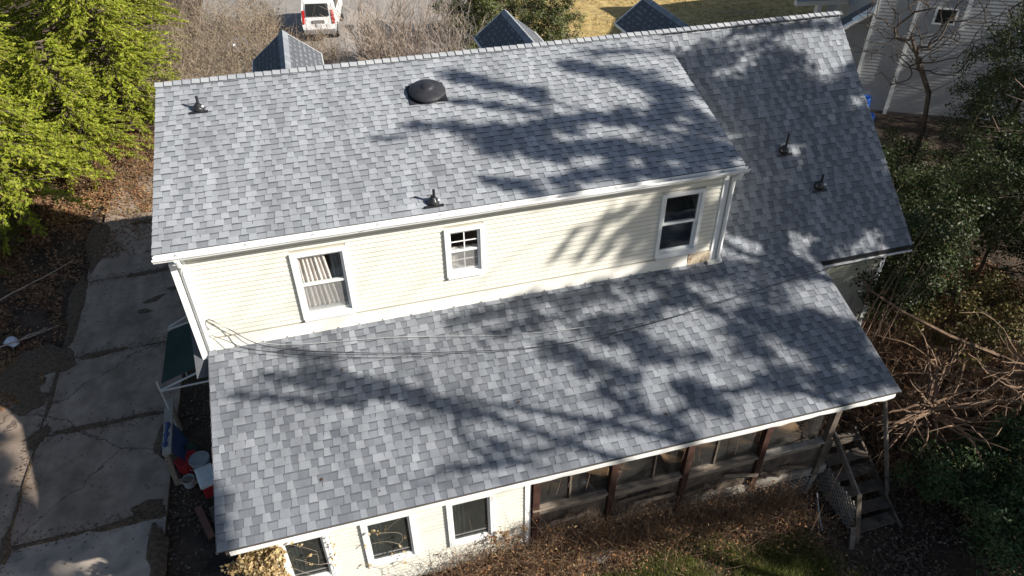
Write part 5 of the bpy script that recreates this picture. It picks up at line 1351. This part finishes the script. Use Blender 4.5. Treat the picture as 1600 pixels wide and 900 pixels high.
# ---- the wood to the right: it shades the roofs and the yard
S = np.array(SV)
STROKES = [('d', -3.4, -5.5, 0, -6.4, -.3, 0, .7, .9), ('d', -4.1, -5.8, 0, -7.1, -.7, 0, .9, .9), ('d', -4.9, -6.2, 0, -7.9, -1.2, 0, 1.0, .9), ('d', -3.75, -5.6, 0, -6.75, -.5, 0, .7, .93), ('d', -4.5, -6.0, 0, -7.5, -1.0, 0, .9, .93), ('d', -5.6, -6.4, 0, -8.5, -1.6, 0, 1.0, .9), ('d', -4.4, -6.1, 0, -2.4, -6.3, 0, .8, .6), ('p', 12.1, -7.3, 1.4, 12.9, -8.3, .0, 1.1, .85), ('p', 12.8, -7.4, 2.0, 13.3, -8.1, .0, .8, .85), ('p', 13.0, -4.1, 2.9, 14.9, -4.1, 1.2, 1.4, .65), ('p', 14.9, -4.1, 2.9, 13.2, -4.1, 1.2, 1.2, .6), ('p', 6.0, -7.45, .9, 12.0, -7.45, .9, .9, .74), ('p', 5.8, -7.5, .2, 12.0, -7.6, -.2, .7, .72), ('p', 10.3, -8.4, -.5, 14.0, -8.6, -.6, 1.0, .85), ('p', 10.8, -9.2, -.4, 14.5, -9.6, -.6, 1.0, .7), ('p', 11.0, -10.2, -.5, 14.5, -10.4, -.6, .9, .6), ('u', 5.7, -0.7, 7.0, 7.62, -1.7, 6.72, 0.41, 0.9),('u', 5.42, -1.4, 6.81, 7.47, -2.16, 6.59, 0.24, 0.6),('u', 8.07, -0.73, 7.0, 10.31, -1.76, 6.71, 0.57, 0.7),('u', 4.65, -2.02, 6.63, 6.07, -2.47, 6.51, 0.23, 0.8),('u', 6.07, -2.47, 6.51, 10.03, -2.72, 6.44, 0.47, 0.9),('u', 5.62, -2.74, 6.43, 10.58, -3.94, 6.1, 0.58, 0.92),('u', 5.86, -3.72, 6.16, 6.81, -4.23, 6.02, 0.35, 0.85),('u', 7.14, -3.97, 6.09, 10.4, -4.29, 6.0, 0.45, 0.92),('u', 10.09, -1.93, 6.66, 10.53, -3.75, 6.15, 0.69, 0.9),('u', 3.86, -2.29, 6.56, 4.4, -2.34, 6.55, 0.09, 0.7),('u', 8.63, -0.38, 7.09, 10.76, -0.73, 6.99, 0.3, 0.35),('m', 11.72, -0.46, 6.8, 11.53, -2.23, 5.27, 0.87, 0.7),('m', 12.37, -0.88, 6.43, 12.34, -2.2, 5.29, 0.88, 0.75),('m', 12.71, -1.28, 6.09, 15.21, -1.76, 5.67, 0.66, 0.75),('m', 13.27, -1.94, 5.52, 15.28, -2.75, 4.81, 0.92, 0.88),('m', 12.17, -2.64, 4.9, 15.3, -3.47, 4.19, 1.05, 0.92),('m', 11.41, -3.36, 4.29, 15.2, -4.04, 3.69, 0.93, 0.92),('m', 11.61, -4.05, 3.69, 12.91, -4.16, 3.59, 0.6, 0.85),('m', 12.49, -0.15, 7.07, 15.37, -0.21, 7.02, 0.2, 0.5),('m', 13.2, -0.46, 6.8, 13.82, -1.01, 6.32, 0.5, 0.45),('m', 15.42, -0.91, 6.41, 15.48, -1.54, 5.86, 0.35, 0.6),('w', 7.47, -4.08, 5.11, 6.9, -4.08, 4.31, 0.13, 0.7),('w', 8.05, -4.08, 5.3, 7.45, -4.08, 4.2, 0.18, 0.7),('w', 8.52, -4.08, 5.22, 8.35, -4.08, 4.18, 0.47, 0.8),('w', 8.97, -4.08, 5.43, 8.85, -4.08, 4.08, 0.47, 0.9),('w', 9.53, -4.08, 5.34, 9.56, -4.08, 4.1, 0.75, 0.9),('w', 10.2, -4.08, 5.52, 10.17, -4.08, 3.99, 0.49, 0.85),('l', 8.22, -7.62, 2.52, 7.19, -7.07, 2.7, 0.18, 1.0),('l', 7.19, -7.07, 2.7, 5.47, -6.35, 2.93, 0.19, 1.0),('l', 5.47, -6.35, 2.93, 4.15, -5.86, 3.09, 0.17, 0.95),('l', 4.15, -5.86, 3.09, 1.99, -4.82, 3.42, 0.17, 0.75),('l', 6.87, -7.59, 2.53, 4.97, -6.41, 2.91, 0.17, 1.0),('l', 4.97, -6.41, 2.91, 3.26, -5.61, 3.17, 0.18, 0.9),('l', 3.26, -5.61, 3.17, 1.26, -4.82, 3.42, 0.19, 0.75),('l', 2.79, -5.71, 3.14, 0.54, -5.02, 3.36, 0.14, 0.6),('l', 3.98, -7.18, 2.66, 5.52, -7.36, 2.61, 0.16, 0.6),('l', 4.71, -4.43, 3.55, 6.88, -4.21, 3.62, 0.25, 0.65),('l', 5.37, -4.86, 3.41, 6.7, -4.77, 3.44, 0.23, 0.65),('l', 6.79, -4.5, 3.53, 8.28, -4.19, 3.63, 0.39, 0.75),('l', 6.65, -5.34, 3.26, 7.71, -6.37, 2.92, 0.44, 0.8),('l', 7.45, -4.93, 3.39, 8.76, -6.06, 3.02, 0.51, 0.88),('l', 8.54, -4.24, 3.61, 10.48, -4.47, 3.53, 0.41, 0.85),('l', 8.52, -5.01, 3.36, 10.08, -4.71, 3.46, 0.32, 0.75),('l', 7.07, -6.37, 2.93, 8.49, -7.56, 2.54, 0.22, 0.8),('l', 8.67, -6.58, 2.86, 9.29, -7.24, 2.64, 0.43, 0.85),('l', 10.01, -5.16, 3.31, 10.64, -6.46, 2.89, 0.48, 0.65),('l', 11.03, -4.58, 3.5, 12.18, -6.79, 2.79, 0.93, 0.9),('l', 10.44, -6.83, 2.77, 12.76, -7.47, 2.57, 0.41, 0.8),('l', 11.44, -6.06, 3.02, 12.54, -7.15, 2.67, 0.56, 0.85),('l', 1.46, -4.3, 3.59, 2.47, -4.72, 3.46, 0.17, 0.45)]
def shade_clumps(keys, t0, tj, seed, skip_thin=True, s_=1.0):
    q = np.random.default_rng(seed); C = []; R_ = []; K = []; wide = {'m': 1.6, 'l': 1.25, 'u': 1.12}
    for k, x1, y1, z1, x2, y2, z2, w, d in STROKES:
        if k not in keys or d >= .94: continue
        w = w * wide.get(k, 1.0)
        a, e = np.array([x1, y1, z1]), np.array([x2, y2, z2]); L = np.linalg.norm(e - a)
        n = max(3, int(L / (w * .17)) + 1)
        for i in range(n):
            f = (i + q.uniform()) / n
            p = a + (e - a) * f + q.normal(size=3) * w * .24
            C.append(p + S * (t0 + q.normal() * tj)); R_.append(w * .32 * q.uniform(.6, 1.4) * s_)
            area = math.pi * (w * .5) ** 2 * .38 * {'m': 2.2, 'l': 1.3, 'd': 1.5}.get(k, 1.0); K.append(max(3, int(area / .0017 * -math.log(1 - min(d, .93)) / 1.5)))
    return np.array(C), np.array(R_), np.array(K)
def tall(label, base, top, keys, t0, tj, seed, extra=None, r0=.2, up_pen=.5):
    base = np.array(base, float); top = np.array(top, float)
    tr = [tuple(base + (top - base) * f + np.array([.12 * math.sin(f * 5 + seed), .12 * math.cos(f * 4 + seed), 0])) for f in np.linspace(0, 1, 12)]
    C, R_, K = shade_clumps(keys, t0, tj, seed)
    if extra is not None:
        C = np.concatenate([C, extra[0]]); R_ = np.concatenate([R_, extra[1]]); K = np.concatenate([K, extra[2]])
    lf = clump_leaves(C, R_, K, .115, .62, up=.3)
    return tree('tall_tree', label, 'tree', tuple(base), tr, C, 'bark', lf, 'shade_leaf', tip_r=.009, max_r=r0, seed=seed, up_pen=up_pen, bend=.1)
tall('tall leafy tree standing right of the yard that shades the upper roof', (21.0, -10.6, -.3), (20.6, -10.6, 15.5), ('u', 'w'), 16.5, 1.2, 61)
tall('leafy tree standing right of the house that shades the main roof', (23.0, -8.2, -.2), (22.4, -8.0, 12.5), ('m',), 11.5, 1.2, 62)
tall('leafy tree standing behind the yard that shades the low roof', (22.4, -14.6, -.6), (21.8, -14.4, 13.0), ('l',), 15.5, 1.2, 63)
tall('leafy tree standing behind the back yard that shades the porch front', (20.5, -15.0, -.6), (20.2, -14.8, 8.0), ('p',), 13.0, 1.2, 64)
tall('small unseen leafy tree added to dapple the end of the drive', (15.6, -18.0, -.3), (15.0, -17.6, 11.5), ('d',), 24.5, .7, 65, r0=.12)  # caster added out of view to shade the drive
def two_stem(label, pts, seed):
    """leaning bare trunks whose long shadows cross the low roof"""
    P = [np.array(p, float) for p in pts]
    q = np.random.default_rng(seed); tips = []
    for i in range(150):
        f = q.uniform(.0, 1); a = P[2] + (P[-1] - P[2]) * f
        tips.append(a + q.normal(size=3) * np.array([1.1, 1.1, .8]) + np.array([0, 0, .5]))
    return tree('tall_tree', label, 'tree', tuple(P[0]), [tuple(p) for p in P], np.array(tips), 'bark', None, None, tip_r=.009, max_r=.105, seed=seed, sides=7, up_pen=1.0, names=('trunk', 'crown'), floor=np.linspace(.10, .055, len(P)))
def lp(x, y, z, t): return np.array([x, y, z]) + S * t
two_stem('slender bare trunk leaning behind the yard nearest to the house', [(19.9, -14.0, -.6), lp(9.6, -8.2, 2.3, 13.0), lp(8.22, -7.62, 2.52, 14.0), lp(7.19, -7.07, 2.7, 15.2), lp(5.47, -6.35, 2.93, 17.2), lp(4.15, -5.86, 3.09, 19.0), lp(1.99, -4.82, 3.42, 21.5)], 71)
two_stem('slender bare trunk leaning behind the yard farther from the house', [(19.9, -15.4, -.6), lp(8.4, -8.3, 2.2, 14.6), lp(6.87, -7.59, 2.53, 16.0), lp(4.97, -6.41, 2.91, 18.2), lp(3.26, -5.61, 3.17, 20.0), lp(1.26, -4.82, 3.42, 22.5)], 72)
for i, (x, y, h, r, lab) in enumerate(((24.6, -6.2, 7.0, 2.6, 'dense evergreen standing in the wood right of the house'), (22.5, -11.2, 6.2, 2.6, 'dense evergreen standing in the wood behind the tangled branches'), (27.4, -1.8, 8.2, 2.8, 'dense evergreen standing in the wood beside the neighbouring house'),
                                       (33.2, 2.4, 9.5, 3.2, 'unseen dense evergreen added right of the neighbouring house to shade it'), (37.5, .5, 10.0, 3.2, 'unseen dense evergreen added farthest right to shade the neighbouring house'), (21.4, -17.2, 4.4, 2.2, 'dense evergreen standing in the wood behind the back yard'), (24.5, -15.8, 7.2, 2.8, 'dense evergreen standing deepest in the wood behind the yard'))):  # pair by the neighbouring house is added unseen to shade its wall
    leafy('evergreen_tree', lab, 'evergreen tree', x, y, h, (r, r), 81 + i, 'shade_leaf', 170, 60, .17, .5)
